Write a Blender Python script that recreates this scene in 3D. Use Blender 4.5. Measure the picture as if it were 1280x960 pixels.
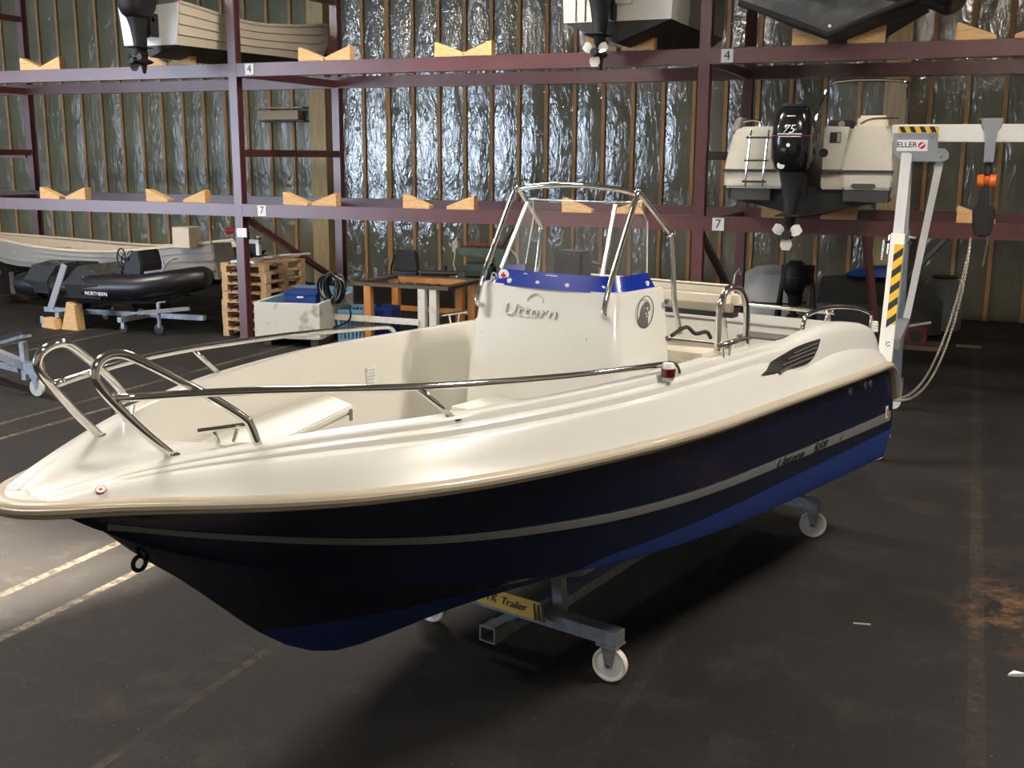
import bpy, bmesh, math, random
from mathutils import Vector, Matrix
random.seed(7)
for o in list(bpy.data.objects): bpy.data.objects.remove(o)
SC = bpy.context.scene
COL = SC.collection
PI = math.pi

# ------------------------------------------------------------------ camera
CAMH = 2.80
yaw, pitch, roll, FPX = -0.394907, 0.205504, -0.0061156, 1359.75
fw = Vector((math.sin(yaw)*math.cos(pitch), math.cos(yaw)*math.cos(pitch), -math.sin(pitch)))
rt = Vector((math.cos(yaw), -math.sin(yaw), 0)); dn = fw.cross(rt)
r2 = math.cos(roll)*rt + math.sin(roll)*dn; d2 = -math.sin(roll)*rt + math.cos(roll)*dn
cd = bpy.data.cameras.new('camera'); cam = bpy.data.objects.new('camera', cd); COL.objects.link(cam)
cam.matrix_world = Matrix(((r2.x, -d2.x, -fw.x, 0), (r2.y, -d2.y, -fw.y, 0), (r2.z, -d2.z, -fw.z, CAMH), (0, 0, 0, 1)))
cd.sensor_fit = 'HORIZONTAL'; cd.sensor_width = 36; cd.lens = 36*FPX/1280; cd.clip_start = 0.05
SC.camera = cam

# ------------------------------------------------------------------ world, exposure, daylight
W = bpy.data.worlds.new('world'); SC.world = W; W.use_nodes = True
bg = W.node_tree.nodes['Background']; bg.inputs[0].default_value = (0.55, 0.68, 0.9, 1); bg.inputs[1].default_value = 0.6
vs = SC.view_settings; vs.view_transform = 'Standard'; vs.look = 'None'; vs.exposure = 0.0; vs.gamma = 1; vs.use_curve_mapping = False

def area(name, loc, direction, sx, sy, power, color, spread=PI):
    l = bpy.data.lights.new(name, 'AREA'); l.shape = 'RECTANGLE'; l.size = sx; l.size_y = sy
    l.energy = power; l.color = color; l.spread = spread
    o = bpy.data.objects.new(name, l); COL.objects.link(o); o.location = loc
    o.rotation_euler = Vector(direction).to_track_quat('-Z', 'Y').to_euler()
    return o
# daylight coming in through the open hall door behind the camera, on the left
area('door_daylight', (-25.6, -3.6, 3.0), (0.05, 1, 0.0), 12.6, 5.6, 2900, (0.66, 0.80, 1.0))
# low sun through an added wall slot that shapes its floor patch
sl = bpy.data.lights.new('sun', 'SUN'); sl.energy = 95; sl.angle = 0.06; sl.color = (1, 0.90, 0.76)
so = bpy.data.objects.new('sun', sl); COL.objects.link(so)
so.rotation_euler = Vector((0.20, 0.86, -0.48)).to_track_quat('-Z', 'Y').to_euler()

# ------------------------------------------------------------------ materials
def M(name, col, rough=0.5, metal=0.0, spec=0.5, coat=0.0, coat_rough=0.05, noise=None, bump=None, emit=None, alpha=None, trans=0):
    """noise=(scale, col2, lo, hi[, stretch]); bump=(scale, strength[, stretch])"""
    m = bpy.data.materials.new(name); m.use_nodes = True
    nt = m.node_tree; p = nt.nodes['Principled BSDF']
    p.inputs['Base Color'].default_value = (*col, 1); p.inputs['Roughness'].default_value = rough
    p.inputs['Metallic'].default_value = metal; p.inputs['Specular IOR Level'].default_value = spec
    p.inputs['Coat Weight'].default_value = coat; p.inputs['Coat Roughness'].default_value = coat_rough
    if trans: p.inputs['Transmission Weight'].default_value = trans
    if alpha is not None: p.inputs['Alpha'].default_value = alpha
    if emit: p.inputs['Emission Color'].default_value = (*emit[0], 1); p.inputs['Emission Strength'].default_value = emit[1]
    tc = None
    def coords(stretch):
        nonlocal tc
        if tc is None: tc = nt.nodes.new('ShaderNodeTexCoord')
        mp = nt.nodes.new('ShaderNodeMapping'); nt.links.new(tc.outputs['Object'], mp.inputs[0])
        mp.inputs['Scale'].default_value = stretch
        return mp.outputs[0]
    if noise:
        n = nt.nodes.new('ShaderNodeTexNoise'); n.inputs['Scale'].default_value = noise[0]; n.inputs['Detail'].default_value = 6
        nt.links.new(coords(noise[4] if len(noise) > 4 else (1, 1, 1)), n.inputs['Vector'])
        r = nt.nodes.new('ShaderNodeValToRGB'); r.color_ramp.elements[0].position = noise[2]; r.color_ramp.elements[1].position = noise[3]
        r.color_ramp.elements[0].color = (*col, 1); r.color_ramp.elements[1].color = (*noise[1], 1)
        nt.links.new(n.outputs[0], r.inputs[0]); nt.links.new(r.outputs[0], p.inputs['Base Color'])
    if bump:
        n = nt.nodes.new('ShaderNodeTexNoise'); n.inputs['Scale'].default_value = bump[0]; n.inputs['Detail'].default_value = 4
        nt.links.new(coords(bump[2] if len(bump) > 2 else (1, 1, 1)), n.inputs['Vector'])
        b = nt.nodes.new('ShaderNodeBump'); b.inputs['Strength'].default_value = bump[1]; b.inputs['Distance'].default_value = 0.02
        nt.links.new(n.outputs[0], b.inputs['Height']); nt.links.new(b.outputs[0], p.inputs['Normal'])
    return m

gel = M('white_gelcoat', (0.69, 0.685, 0.65), 0.28, coat=0.5, coat_rough=0.06)
liner_m = M('liner_gelcoat', (0.71, 0.69, 0.63), 0.42, coat=0.15, coat_rough=0.2)
rubm = M('rub_rail', (0.50, 0.44, 0.34), 0.35, coat=0.3)
rubl = M('rub_insert', (0.36, 0.31, 0.235), 0.4)
chrome = M('stainless', (0.86, 0.84, 0.80), 0.10, metal=1)
galv = M('galvanised', (0.42, 0.44, 0.46), 0.5, metal=0.7, noise=(14, (0.30, 0.32, 0.34), 0.4, 0.65))
alu = M('aluminium_paint', (0.62, 0.64, 0.66), 0.45, metal=0.35)
crane_white = M('crane_white', (0.78, 0.77, 0.72), 0.4)
grey_plate = M('grey_plate', (0.30, 0.33, 0.36), 0.45, metal=0.3)
stripe_m = M('silver_stripe', (0.27, 0.28, 0.28), 0.35, metal=0.3)
rack_m = M('rack_red', (0.115, 0.030, 0.033), 0.40, coat=1.0, coat_rough=.32, noise=(3, (0.085, 0.022, 0.026), 0.35, 0.7))
pine = M('pine', (0.74, 0.46, 0.21), 0.65, noise=(9, (0.58, 0.33, 0.13), 0.45, 0.7, (1, 1, 6)), bump=(30, 0.1))
stud_m = M('stud_wood', (0.50, 0.28, 0.12), 0.7, noise=(6, (0.38, 0.20, 0.085), 0.4, 0.7, (3, 3, 0.5)))
glulam = M('glulam', (0.52, 0.40, 0.20), 0.6, noise=(4, (0.44, 0.32, 0.15), 0.4, 0.6, (6, 6, .4)))
palwood = M('pallet_wood', (0.56, 0.37, 0.20), 0.75, noise=(7, (0.36, 0.24, 0.14), 0.4, 0.7))
black = M('black_gloss', (0.008, 0.008, 0.010), 0.2, coat=0.5)
blackm = M('black_matte', (0.014, 0.014, 0.016), 0.55)
rubber = M('black_rubber', (0.009, 0.0095, 0.011), 0.35)
dgrey = M('dark_grey_hull', (0.085, 0.088, 0.095), 0.5, noise=(3, (0.17, 0.18, 0.19), 0.5, 0.75))
cream = M('cream_vinyl', (0.78, 0.72, 0.60), 0.5, bump=(5, 0.15))
white = M('white_paint', (0.8, 0.8, 0.78), 0.45)
paper = M('paper', (0.82, 0.83, 0.84), 0.7)
inkm = M('ink_black', (0.01, 0.01, 0.012), 0.6)
redm = M('red_print', (0.55, 0.02, 0.03), 0.5)
orange = M('orange_steel', (0.75, 0.16, 0.02), 0.4)
yellow = M('yellow_print', (0.75, 0.46, 0.02), 0.5)
bluem = M('blue_crate', (0.015, 0.05, 0.24), 0.5)
lblue = M('light_blue', (0.17, 0.36, 0.56), 0.5)
bluestrip = M('blue_strip', (0.004, 0.028, 0.30), 0.2, coat=0.6)
glass = M('smoked_acrylic', (0.55, 0.56, 0.55), 0.02, trans=0.0, alpha=0.10, spec=0.6)
greyp = M('grey_print', (0.12, 0.12, 0.12), 0.5)
wheelw = M('nylon_wheel', (0.80, 0.78, 0.72), 0.35)
greenm = M('machine_green', (0.055, 0.085, 0.05), 0.5, noise=(5, (0.09, 0.12, 0.07), 0.45, 0.7))
greenc = M('cabinet_green', (0.035, 0.06, 0.045), 0.45)
tubm = M('stained_tub', (0.62, 0.61, 0.54), 0.55, noise=(3.5, (0.22, 0.17, 0.11), 0.56, 0.72))
orangewood = M('orange_wood', (0.55, 0.24, 0.06), 0.55, noise=(8, (0.42, 0.17, 0.045), 0.4, 0.7, (1, 1, .3)))
whitewood = M('white_wood', (0.64, 0.62, 0.56), 0.6, noise=(6, (0.45, 0.42, 0.36), 0.55, 0.75))
darkwood = M('dark_wood', (0.10, 0.07, 0.05), 0.6)
skiffm = M('skiff_white', (0.72, 0.64, 0.52), 0.4)
rowm = M('rowboat_grey', (0.34, 0.31, 0.27), 0.5)
rowtop = M('rowboat_cream', (0.66, 0.56, 0.42), 0.5)
tarp = M('pale_tarp', (0.5, 0.49, 0.47), 0.5, bump=(3, 0.6))
clearp = M('cloudy_plastic', (0.16, 0.17, 0.18), 0.3, spec=0.7)
wrapm = M('wrapping_film', (0.035, 0.038, 0.042), 0.10, spec=1.0, coat=1.0, bump=(14, 0.9))
strapm = M('grey_strap', (0.25, 0.26, 0.28), 0.5)
ropem = M('chain_steel', (0.34, 0.31, 0.27), 0.4, metal=0.8)
yrope = M('yellow_strap', (0.5, 0.38, 0.03), 0.6)
lampm = M('lamp_diffuser', (0.9, 0.9, 0.85), 0.5, emit=((1.0, 0.84, 0.62), 9.0))

def hull_material():
    m = bpy.data.materials.new('hull_navy'); m.use_nodes = True; nt = m.node_tree; p = nt.nodes['Principled BSDF']
    N = nt.nodes.new; L = nt.links.new
    tc = N('ShaderNodeTexCoord'); sx = N('ShaderNodeSeparateXYZ'); L(tc.outputs['Object'], sx.inputs[0])
    def mr(a, b, c, d):
        n = N('ShaderNodeMapRange'); n.clamp = False; L(sx.outputs[0], n.inputs[0])
        for i, v in enumerate((a, b, c, d)): n.inputs[1+i].default_value = v
        return n.outputs[0]
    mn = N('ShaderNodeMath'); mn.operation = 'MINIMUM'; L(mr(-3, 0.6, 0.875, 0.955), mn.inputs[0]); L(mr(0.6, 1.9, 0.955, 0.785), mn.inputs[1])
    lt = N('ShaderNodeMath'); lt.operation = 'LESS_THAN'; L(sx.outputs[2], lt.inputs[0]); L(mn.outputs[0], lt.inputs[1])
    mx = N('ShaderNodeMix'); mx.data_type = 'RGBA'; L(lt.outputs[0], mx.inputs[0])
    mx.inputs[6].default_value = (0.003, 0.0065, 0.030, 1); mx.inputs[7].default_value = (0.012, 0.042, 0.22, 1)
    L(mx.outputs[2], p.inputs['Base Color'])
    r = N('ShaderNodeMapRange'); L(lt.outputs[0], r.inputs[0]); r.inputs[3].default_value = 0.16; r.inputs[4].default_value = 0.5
    L(r.outputs[0], p.inputs['Roughness']); p.inputs['Specular IOR Level'].default_value = 0.45
    return m
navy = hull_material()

def floor_material():
    m = bpy.data.materials.new('asphalt'); m.use_nodes = True; nt = m.node_tree; p = nt.nodes['Principled BSDF']
    N = nt.nodes.new; L = nt.links.new
    tc = N('ShaderNodeTexCoord'); ob = tc.outputs['Object']; sx = N('ShaderNodeSeparateXYZ'); L(ob, sx.inputs[0])
    def math_(op, a, b=None):
        n = N('ShaderNodeMath'); n.operation = op
        for i, v in enumerate((a, b)):
            if v is None: continue
            if isinstance(v, (int, float)): n.inputs[i].default_value = v
            else: L(v, n.inputs[i])
        return n.outputs[0]
    def noise(s, d=6, r=0.6):
        n = N('ShaderNodeTexNoise'); n.inputs['Scale'].default_value = s; n.inputs['Detail'].default_value = d; n.inputs['Roughness'].default_value = r
        L(ob, n.inputs['Vector']); return n.outputs[0]
    def ramp(v, a, b, c0=(0, 0, 0), c1=(1, 1, 1)):
        r = N('ShaderNodeValToRGB'); r.color_ramp.elements[0].position = a; r.color_ramp.elements[1].position = b
        r.color_ramp.elements[0].color = (*c0, 1); r.color_ramp.elements[1].color = (*c1, 1); L(v, r.inputs[0]); return r.outputs[0]
    def mix(f, a, b):
        n = N('ShaderNodeMix'); n.data_type = 'RGBA'
        for i, v in ((0, f), (6, a), (7, b)):
            if isinstance(v, tuple): n.inputs[i].default_value = (*v, 1)
            elif isinstance(v, float): n.inputs[i].default_value = v
            else: L(v, n.inputs[i])
        return n.outputs[2]
    base = ramp(noise(0.6), 0.35, 0.7, (0.010, 0.0088, 0.0082), (0.020, 0.0180, 0.0168))
    base = mix(math_('MULTIPLY', ramp(noise(140, 2), 0.5, 0.8), 0.5), base, (0.060, 0.055, 0.050))
    base = mix(math_('MULTIPLY', ramp(noise(1.7, 8, 0.75), 0.52, 0.80), 0.6), base, (0.075, 0.064, 0.052))   # dust
    base = mix(math_('MULTIPLY', ramp(noise(60, 2, 0.5), 0.74, 0.77), 0.8), base, (0.35, 0.34, 0.32))       # grit specks
    # faded painted lines running towards the back wall
    wear = math_('MULTIPLY', ramp(noise(14, 8, 0.8), 0.40, 0.62), ramp(noise(1.1, 4, .6), 0.30, 0.62))
    for x, w, s, y0, y1 in ((-5.60, .075, .75, -9, 30), (-5.08, .07, .5, -9, 30), (-9.32, .07, .6, -9, 14), (-8.82, .07, .6, -9, 30), (-13.2, .07, .6, -9, 30), (-12.55, .07, .6, -9, 30),
                            (-3.55, .055, .16, -9, 30), (-1.45, .07, .07, -9, 30), (0.24, .09, .09, -9, 18)):
        d = math_('ABSOLUTE', math_('SUBTRACT', sx.outputs[0], x))
        k = math_('MULTIPLY', math_('LESS_THAN', d, w/2), math_('MULTIPLY', math_('GREATER_THAN', sx.outputs[1], y0), math_('LESS_THAN', sx.outputs[1], y1)))
        base = mix(math_('MULTIPLY', math_('MULTIPLY', k, wear), s), base, (0.42, 0.35, 0.24))
    # cross bar of the T mark and the sandy stain beside the line
    k = math_('MULTIPLY', math_('LESS_THAN', math_('ABSOLUTE', math_('SUBTRACT', sx.outputs[0], 0.13)), 0.18), math_('LESS_THAN', math_('ABSOLUTE', math_('SUBTRACT', sx.outputs[1], 17.9)), 0.13))
    base = mix(math_('MULTIPLY', k, 0.6), base, (0.40, 0.30, 0.17))
    dx = math_('DIVIDE', math_('SUBTRACT', sx.outputs[0], 0.50), 0.45); dy = math_('DIVIDE', math_('SUBTRACT', sx.outputs[1], 7.15), 0.75)
    rr = math_('ADD', math_('POWER', dx, 2), math_('POWER', dy, 2))
    st = math_('MULTIPLY', ramp(rr, 0.0, 1.0, (1, 1, 1), (0, 0, 0)), ramp(noise(2.6, 8, .75), 0.46, 0.62))
    base = mix(math_('MULTIPLY', st, 0.75), base, (0.24, 0.125, 0.065))
    L(base, p.inputs['Base Color']); p.inputs['Roughness'].default_value = 0.72; p.inputs['Specular IOR Level'].default_value = 0.3
    b = N('ShaderNodeBump'); b.inputs['Strength'].default_value = 0.25; b.inputs['Distance'].default_value = 0.01
    L(noise(180, 3), b.inputs['Height']); L(b.outputs[0], p.inputs['Normal'])
    return m
asphalt = floor_material()

def film_material():
    m = bpy.data.materials.new('foil_film'); m.use_nodes = True; nt = m.node_tree; p = nt.nodes['Principled BSDF']
    N = nt.nodes.new; L = nt.links.new
    g = N('ShaderNodeNewGeometry')
    n = N('ShaderNodeTexNoise'); n.inputs['Scale'].default_value = 0.9; n.inputs['Detail'].default_value = 5; L(g.outputs['Position'], n.inputs['Vector'])
    r = N('ShaderNodeValToRGB'); r.color_ramp.elements[0].position = 0.35; r.color_ramp.elements[1].position = 0.7
    r.color_ramp.elements[0].color = (0.105, 0.103, 0.066, 1); r.color_ramp.elements[1].color = (0.155, 0.150, 0.105, 1)
    L(n.outputs[0], r.inputs[0]); L(r.outputs[0], p.inputs['Base Color'])
    p.inputs['Roughness'].default_value = 0.6; p.inputs['Specular IOR Level'].default_value = 0.25
    mp = N('ShaderNodeMapping'); mp.inputs['Scale'].default_value = (4.0, 1, 1.5); mp.inputs['Rotation'].default_value = (0, 0.7, 0); L(g.outputs['Position'], mp.inputs[0])
    w = N('ShaderNodeTexNoise'); w.inputs['Scale'].default_value = 1.5; w.inputs['Detail'].default_value = 3; w.inputs['Distortion'].default_value = 2.4
    L(mp.outputs[0], w.inputs['Vector'])
    b = N('ShaderNodeBump'); b.inputs['Strength'].default_value = 0.45; b.inputs['Distance'].default_value = 0.04
    L(w.outputs[0], b.inputs['Height']); L(b.outputs[0], p.inputs['Coat Normal'])
    p.inputs['Coat Weight'].default_value = 1.0; p.inputs['Coat Roughness'].default_value = 0.06; p.inputs['Coat IOR'].default_value = 2.0
    return m
film = film_material()
film_dull = film_material(); film_dull.name = 'dull_film'
for e_, c_ in zip([n for n in film_dull.node_tree.nodes if n.type == 'VALTORGB'][0].color_ramp.elements, ((.135, .122, .062, 1), (.19, .175, .10, 1))): e_.color = c_
film_dull.node_tree.nodes['Principled BSDF'].inputs['Coat Weight'].default_value = 0.25

# ------------------------------------------------------------------ helpers
class MB:
    def __init__(s): s.v = []; s.f = []
    def add(s, vs_, fs):
        k = len(s.v); s.v += [tuple(a) for a in vs_]; s.f += [tuple(i+k for i in f) for f in fs]; return s
    def box(s, x0, x1, y0, y1, z0, z1, mat=None):
        v = [Vector((x, y, z)) for z in (z0, z1) for y in (y0, y1) for x in (x0, x1)]
        if mat is not None: v = [mat @ a for a in v]
        return s.add(v, [(0, 2, 3, 1), (4, 5, 7, 6), (0, 1, 5, 4), (2, 6, 7, 3), (0, 4, 6, 2), (1, 3, 7, 5)])
    def bar(s, a, b, w, h, up=(0, 0, 1)):
        a, b = Vector(a), Vector(b); d = (b-a).normalized(); x = d.cross(Vector(up))
        if x.length < 1e-4: x = d.cross(Vector((0, 1, 0)))
        x.normalize(); y = x.cross(d)
        v = [p + x*sx*w/2 + y*sy*h/2 for p in (a, b) for sx, sy in ((-1, -1), (1, -1), (1, 1), (-1, 1))]
        return s.add(v, [(3, 2, 1, 0), (4, 5, 6, 7)] + [(i, (i+1) % 4, 4+(i+1) % 4, 4+i) for i in range(4)])
    def tube(s, pts, r, n=10, cap=True, smooth=0):
        P = [Vector(p) for p in pts]
        if smooth:
            Q = []
            for i in range(len(P)-1):
                p0, p1, p2, p3 = P[max(i-1, 0)], P[i], P[i+1], P[min(i+2, len(P)-1)]
                for k in range(smooth):
                    t = k/smooth
                    Q.append(0.5*((2*p1)+(p2-p0)*t+(2*p0-5*p1+4*p2-p3)*t*t+(-p0+3*p1-3*p2+p3)*t**3))
            P = Q+[P[-1]]
        rs = r if isinstance(r, (list, tuple)) else [r]*len(P)
        t = (P[1]-P[0]).normalized(); x = t.cross(Vector((0, 0, 1)))
        if x.length < 1e-3: x = t.cross(Vector((0, 1, 0)))
        x.normalize(); vv = []
        for i, p in enumerate(P):
            t = (P[min(i+1, len(P)-1)]-P[max(i-1, 0)]).normalized()
            x = (x - t*x.dot(t)).normalized(); y = t.cross(x)
            vv += [p + (x*math.cos(2*PI*k/n)+y*math.sin(2*PI*k/n))*rs[i] for k in range(n)]
        m = len(P)
        ff = [(i*n+k, i*n+(k+1) % n, (i+1)*n+(k+1) % n, (i+1)*n+k) for i in range(m-1) for k in range(n)]
        if cap: ff += [tuple(range(n))[::-1], tuple((m-1)*n+k for k in range(n))]
        return s.add(vv, ff)
    def loft(s, secs, closed=False, cap0=False, cap1=False):
        n = len(secs[0]); m = len(secs); e = n if closed else n-1
        ff = [(i*n+k, i*n+(k+1) % n, (i+1)*n+(k+1) % n, (i+1)*n+k) for i in range(m-1) for k in range(e)]
        if cap0: ff.append(tuple(range(n))[::-1])
        if cap1: ff.append(tuple((m-1)*n+k for k in range(n)))
        return s.add([p for sec in secs for p in sec], ff)
    def prism(s, poly, f0, f1):
        n = len(poly)
        return s.add([f0(*p) for p in poly]+[f1(*p) for p in poly], [tuple(range(n))[::-1], tuple(range(n, 2*n))]+[(i, (i+1) % n, n+(i+1) % n, n+i) for i in range(n)])
    def lathe(s, prof, n=24, c=(0, 0, 0), axis='z'):
        c = Vector(c)
        def q(r, h, a):
            x, y = r*math.cos(a), r*math.sin(a)
            return c+Vector({'z': (x, y, h), 'x': (h, x, y), 'y': (x, h, y)}[axis])
        return s.loft([[q(r, h, 2*PI*k/n) for k in range(n)] for r, h in prof], closed=True, cap0=True, cap1=True)
    def build(s, name, mat, parent=None, smooth=False, bevel=0, auto=35):
        me = bpy.data.meshes.new(name); me.from_pydata(s.v, [], s.f); me.validate()
        bm = bmesh.new(); bm.from_mesh(me); bmesh.ops.remove_doubles(bm, verts=bm.verts, dist=1e-5); bmesh.ops.recalc_face_normals(bm, faces=bm.faces)
        if bevel: bmesh.ops.bevel(bm, geom=[e for e in bm.edges if e.is_manifold and e.calc_face_angle(0) > 0.5], offset=bevel, segments=2, affect='EDGES')
        bm.to_mesh(me); bm.free()
        me.materials.append(mat)
        if smooth:
            me.polygons.foreach_set('use_smooth', [True]*len(me.polygons))
            if auto: me.set_sharp_from_angle(angle=math.radians(auto))
        o = bpy.data.objects.new(name, me); COL.objects.link(o); o.parent = parent
        return o
def link(name, me, parent=None, loc=(0, 0, 0), rot=(0, 0, 0)):
    o = bpy.data.objects.new(name, me); COL.objects.link(o); o.parent = parent; o.location = loc; o.rotation_euler = rot; return o
def tag(o, label, cat, group=None):
    o['label'] = label; o['category'] = cat
    if group: o['group'] = group
    return o
def thing(name, label, cat, loc=(0, 0, 0), rotz=0, group=None):
    o = bpy.data.objects.new(name, None); COL.objects.link(o); o.location = loc; o.rotation_euler = (0, 0, rotz); o.empty_display_size = 0.1
    return tag(o, label, cat, group)
def copy_tree(o, parent=None):
    c = o.copy(); COL.objects.link(c); c.parent = parent
    for ch in list(o.children): copy_tree(ch, c)
    return c
def struct(o): o['kind'] = 'structure'; return o
def text(name, body, size, mat, parent, matrix, depth=0.002, align='CENTER', bold=0.0, sx=1.0, shear=0.0):
    cu = bpy.data.curves.new(name, 'FONT'); cu.body = body; cu.size = size; cu.align_x = align; cu.align_y = 'CENTER'; cu.extrude = depth; cu.offset = bold; cu.shear = shear; cu.resolution_u = 3
    t = bpy.data.objects.new('tmp_text', cu); COL.objects.link(t)
    bpy.context.view_layer.update()
    me = bpy.data.meshes.new_from_object(t.evaluated_get(bpy.context.evaluated_depsgraph_get()))
    bpy.data.objects.remove(t)
    me.materials.clear(); me.materials.append(mat); me.name = name
    if sx != 1: me.transform(Matrix.Diagonal((sx, 1, 1, 1)))
    me.transform(matrix)
    o = bpy.data.objects.new(name, me); COL.objects.link(o); o.parent = parent
    return o
def frame(origin, xdir, zdir):
    """matrix whose X axis is the reading direction and Z the outward normal"""
    z = Vector(zdir).normalized(); x = Vector(xdir); x = (x-z*x.dot(z)).normalized(); y = z.cross(x)
    return Matrix(((x.x, y.x, z.x, origin[0]), (x.y, y.y, z.y, origin[1]), (x.z, y.z, z.z, origin[2]), (0, 0, 0, 1)))
FRONT = lambda x, y, z: frame((x, y, z), (1, 0, 0), (0, -1, 0))
def interp(x, tab, col=1):
    if x <= tab[0][0]: return tab[0][col]
    for i in range(len(tab)-1):
        a, b = tab[i], tab[i+1]
        if x <= b[0]:
            # monotone-ish Catmull
            p0 = tab[max(i-1, 0)]; p3 = tab[min(i+2, len(tab)-1)]; h = b[0]-a[0]; t = (x-a[0])/h
            m1 = (b[col]-p0[col])/(b[0]-p0[0]) if b[0] != p0[0] else 0; m2 = (p3[col]-a[col])/(p3[0]-a[0]) if p3[0] != a[0] else 0
            return (2*t**3-3*t*t+1)*a[col]+(t**3-2*t*t+t)*h*m1+(-2*t**3+3*t*t)*b[col]+(t**3-t*t)*h*m2
    return tab[-1][col]
def ordinal(i): return ['first', 'second', 'third', 'fourth', 'fifth', 'sixth', 'seventh', 'eighth', 'ninth', 'tenth', 'eleventh', 'twelfth', 'thirteenth', 'fourteenth'][i]

# ------------------------------------------------------------------ hall
XL, XR, YN, YB, ZC = -35.0, 8.0, -4.0, 21.0, 7.6
wallm = M('hall_wall', (0.34, 0.32, 0.28), 0.8)
ceilm = M('hall_ceiling', (0.42, 0.40, 0.36), 0.8)
struct(MB().box(XL-.2, XR+.2, YN-14, YB+.4, -0.3, 0).build('floor', asphalt))
struct(MB().box(XL-.2, XR+.2, YN-.2, YB+.4, ZC, ZC+.2).build('ceiling', ceilm))
struct(MB().box(XL-.2, XL, YN, YB, 0, ZC).build('wall_left', wallm))
struct(MB().box(XR, XR+.2, YN, YB, 0, ZC).build('wall_right', wallm))
# wall behind the camera with the wide door opening and a slot added to shape the sun patch
DX0, DX1, DZ, SX0, SX1, SZ = -32.2, -19.0, 6.0, -10.6, -7.25, 5.6
nb = MB()
nb.box(XL, DX0, YN-.2, YN, 0, ZC); nb.box(DX0, DX1, YN-.2, YN, DZ, ZC); nb.box(DX1, SX0, YN-.2, YN, 0, ZC); nb.box(SX0, SX1, YN-.2, YN, SZ, ZC); nb.box(SX0, SX1, YN-.2, YN, 0, 4.45); nb.box(SX1, XR, YN-.2, YN, 0, ZC)
struct(nb.build('wall_front', wallm))
struct(MB().box(DX0, DX1, YN-.12, YN-.06, 0, DZ).build('door_1', M('door_panel', (.5, .5, .5), .5)))
wb = struct(MB().box(XL, XR, YB, YB+.3, 0, ZC).build('wall_back', wallm))
# studs on the wrinkled plastic vapour barrier
stud_me = MB().box(-.034, .034, -.05, 0, 0, ZC).build('stud_src', stud_m).data
stud_wide = MB().box(-.055, .055, -.05, 0, 0, ZC).build('stud_src', stud_m).data
def film_mesh(seed):
    rnd = random.Random(seed); nx, nz = 12, 150; secs = []
    folds = [(rnd.uniform(0, .53), rnd.uniform(0, ZC), rnd.uniform(-1.2, 1.2), rnd.uniform(.012, .05), rnd.uniform(.15, .6), rnd.uniform(-.0045, .0045)) for _ in range(90)]
    for j in range(nz+1):
        z = ZC*j/nz; row = []
        for i in range(nx+1):
            x = .532*i/nx; e = math.sin(PI*i/nx)
            d = -.022*e*(1+.5*math.sin(z*1.1+seed))
            for fx, fz, sl, w, L, a in folds:
                dz = z-fz
                if abs(dz) < L: 
                    t = (x-fx-sl*dz)/w
                    if abs(t) < 3: d += a*math.exp(-t*t)*math.cos(dz/L*PI/2)*e
            row.append((x-.266, d, z))
        secs.append(row)
    o = MB().loft(secs).build('film_src', film, smooth=True, auto=0); return o.data
films = [film_mesh(k) for k in range(5)]
films_dull = [f.copy() for f in films]
for f in films_dull: f.materials[0] = film_dull
for o in [o for o in bpy.data.objects if o.name.startswith(('stud_src', 'film_src'))]: bpy.data.objects.remove(o)
COLX = (-13.15, -1.38)
k0 = -27
for i in range(46):
    x = -24.83+.6*i
    if x > 4.5: break
    if not any(abs(x-c) < .24 for c in COLX):
        link('stud', stud_wide if i == 22 else stud_me, wb, (x, YB, 0))
    link('film_panel', (films_dull if x < -13.3 else films)[(i*7) % 5], wb, (x+.3, YB-.005, 0))
for c in COLX:
    struct(MB().box(c-.2, c+.2, YB-.42, YB-.001, 0, ZC).build('trim_1' if c < -5 else 'trim_2', glulam))
b = thing('wall_shelf', 'small beige wooden shelf box fixed high on the studded back wall', 'shelf', (-14.22, YB-.05, 3.55))
MB().box(-.58, .48, -.22, 0, .03, .22).build('box_front', M('beige_board', (.50, .40, .27), .6), b, bevel=.006)
MB().box(-.60, .62, -.26, 0, .26, .30).build('lid', M('beige_board2', (.42, .32, .21), .6), b)
MB().box(-.50, .62, -.25, 0, -.02, .015).build('base_board', darkwood, b)

# hall lamps above the aisle (the warm light of the room, plus one added above the camera)
def hall_lamp(x, y, power, sx, sy, label, col=(1.0, .91, .79)):
    t = thing('hall_lamp', label, 'lamp', (x, y, 7.0), 0, 'hall lamps')
    MB().box(-sx/2-.04, sx/2+.04, -sy/2-.04, sy/2+.04, .03, .15).build('housing', alu, t, bevel=.01)
    MB().box(-sx/2, sx/2, -sy/2, sy/2, .015, .03).build('diffuser', lampm, t)
    for s in (-1, 1): MB().tube([(s*sx*.35, 0, .15), (s*sx*.35, 0, .6)], .006, 6).build('hanger', galv, t)
    a = area('hall_lamp_light', (0, 0, 0), (0, 0, -1), sx, sy, power, col); a.parent = t
hall_lamp(2.6, 6.4, 560, 1.6, .5, 'warm strip lamp hanging above the aisle on the port side of the blue boat')
hall_lamp(0.4, -.6, 230, 1.6, .5, 'warm strip lamp added above the camera as fill light')  # added fill lamp, brightens the near side of the boat
hall_lamp(-6.2, 3.6, 460, 1.6, .5, 'warm strip lamp hanging in front of the blue boat bow')
hall_lamp(-6.4, 11.2, 420, 1.6, .5, 'warm strip lamp hanging between the blue boat and the rack')
hall_lamp(-14.5, 9.5, 620, 1.6, .5, 'warm strip lamp hanging at the left end of the rack')
hall_lamp(2.8, 12.0, 110, 1.6, .5, 'warm strip lamp hanging over the crane')

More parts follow.
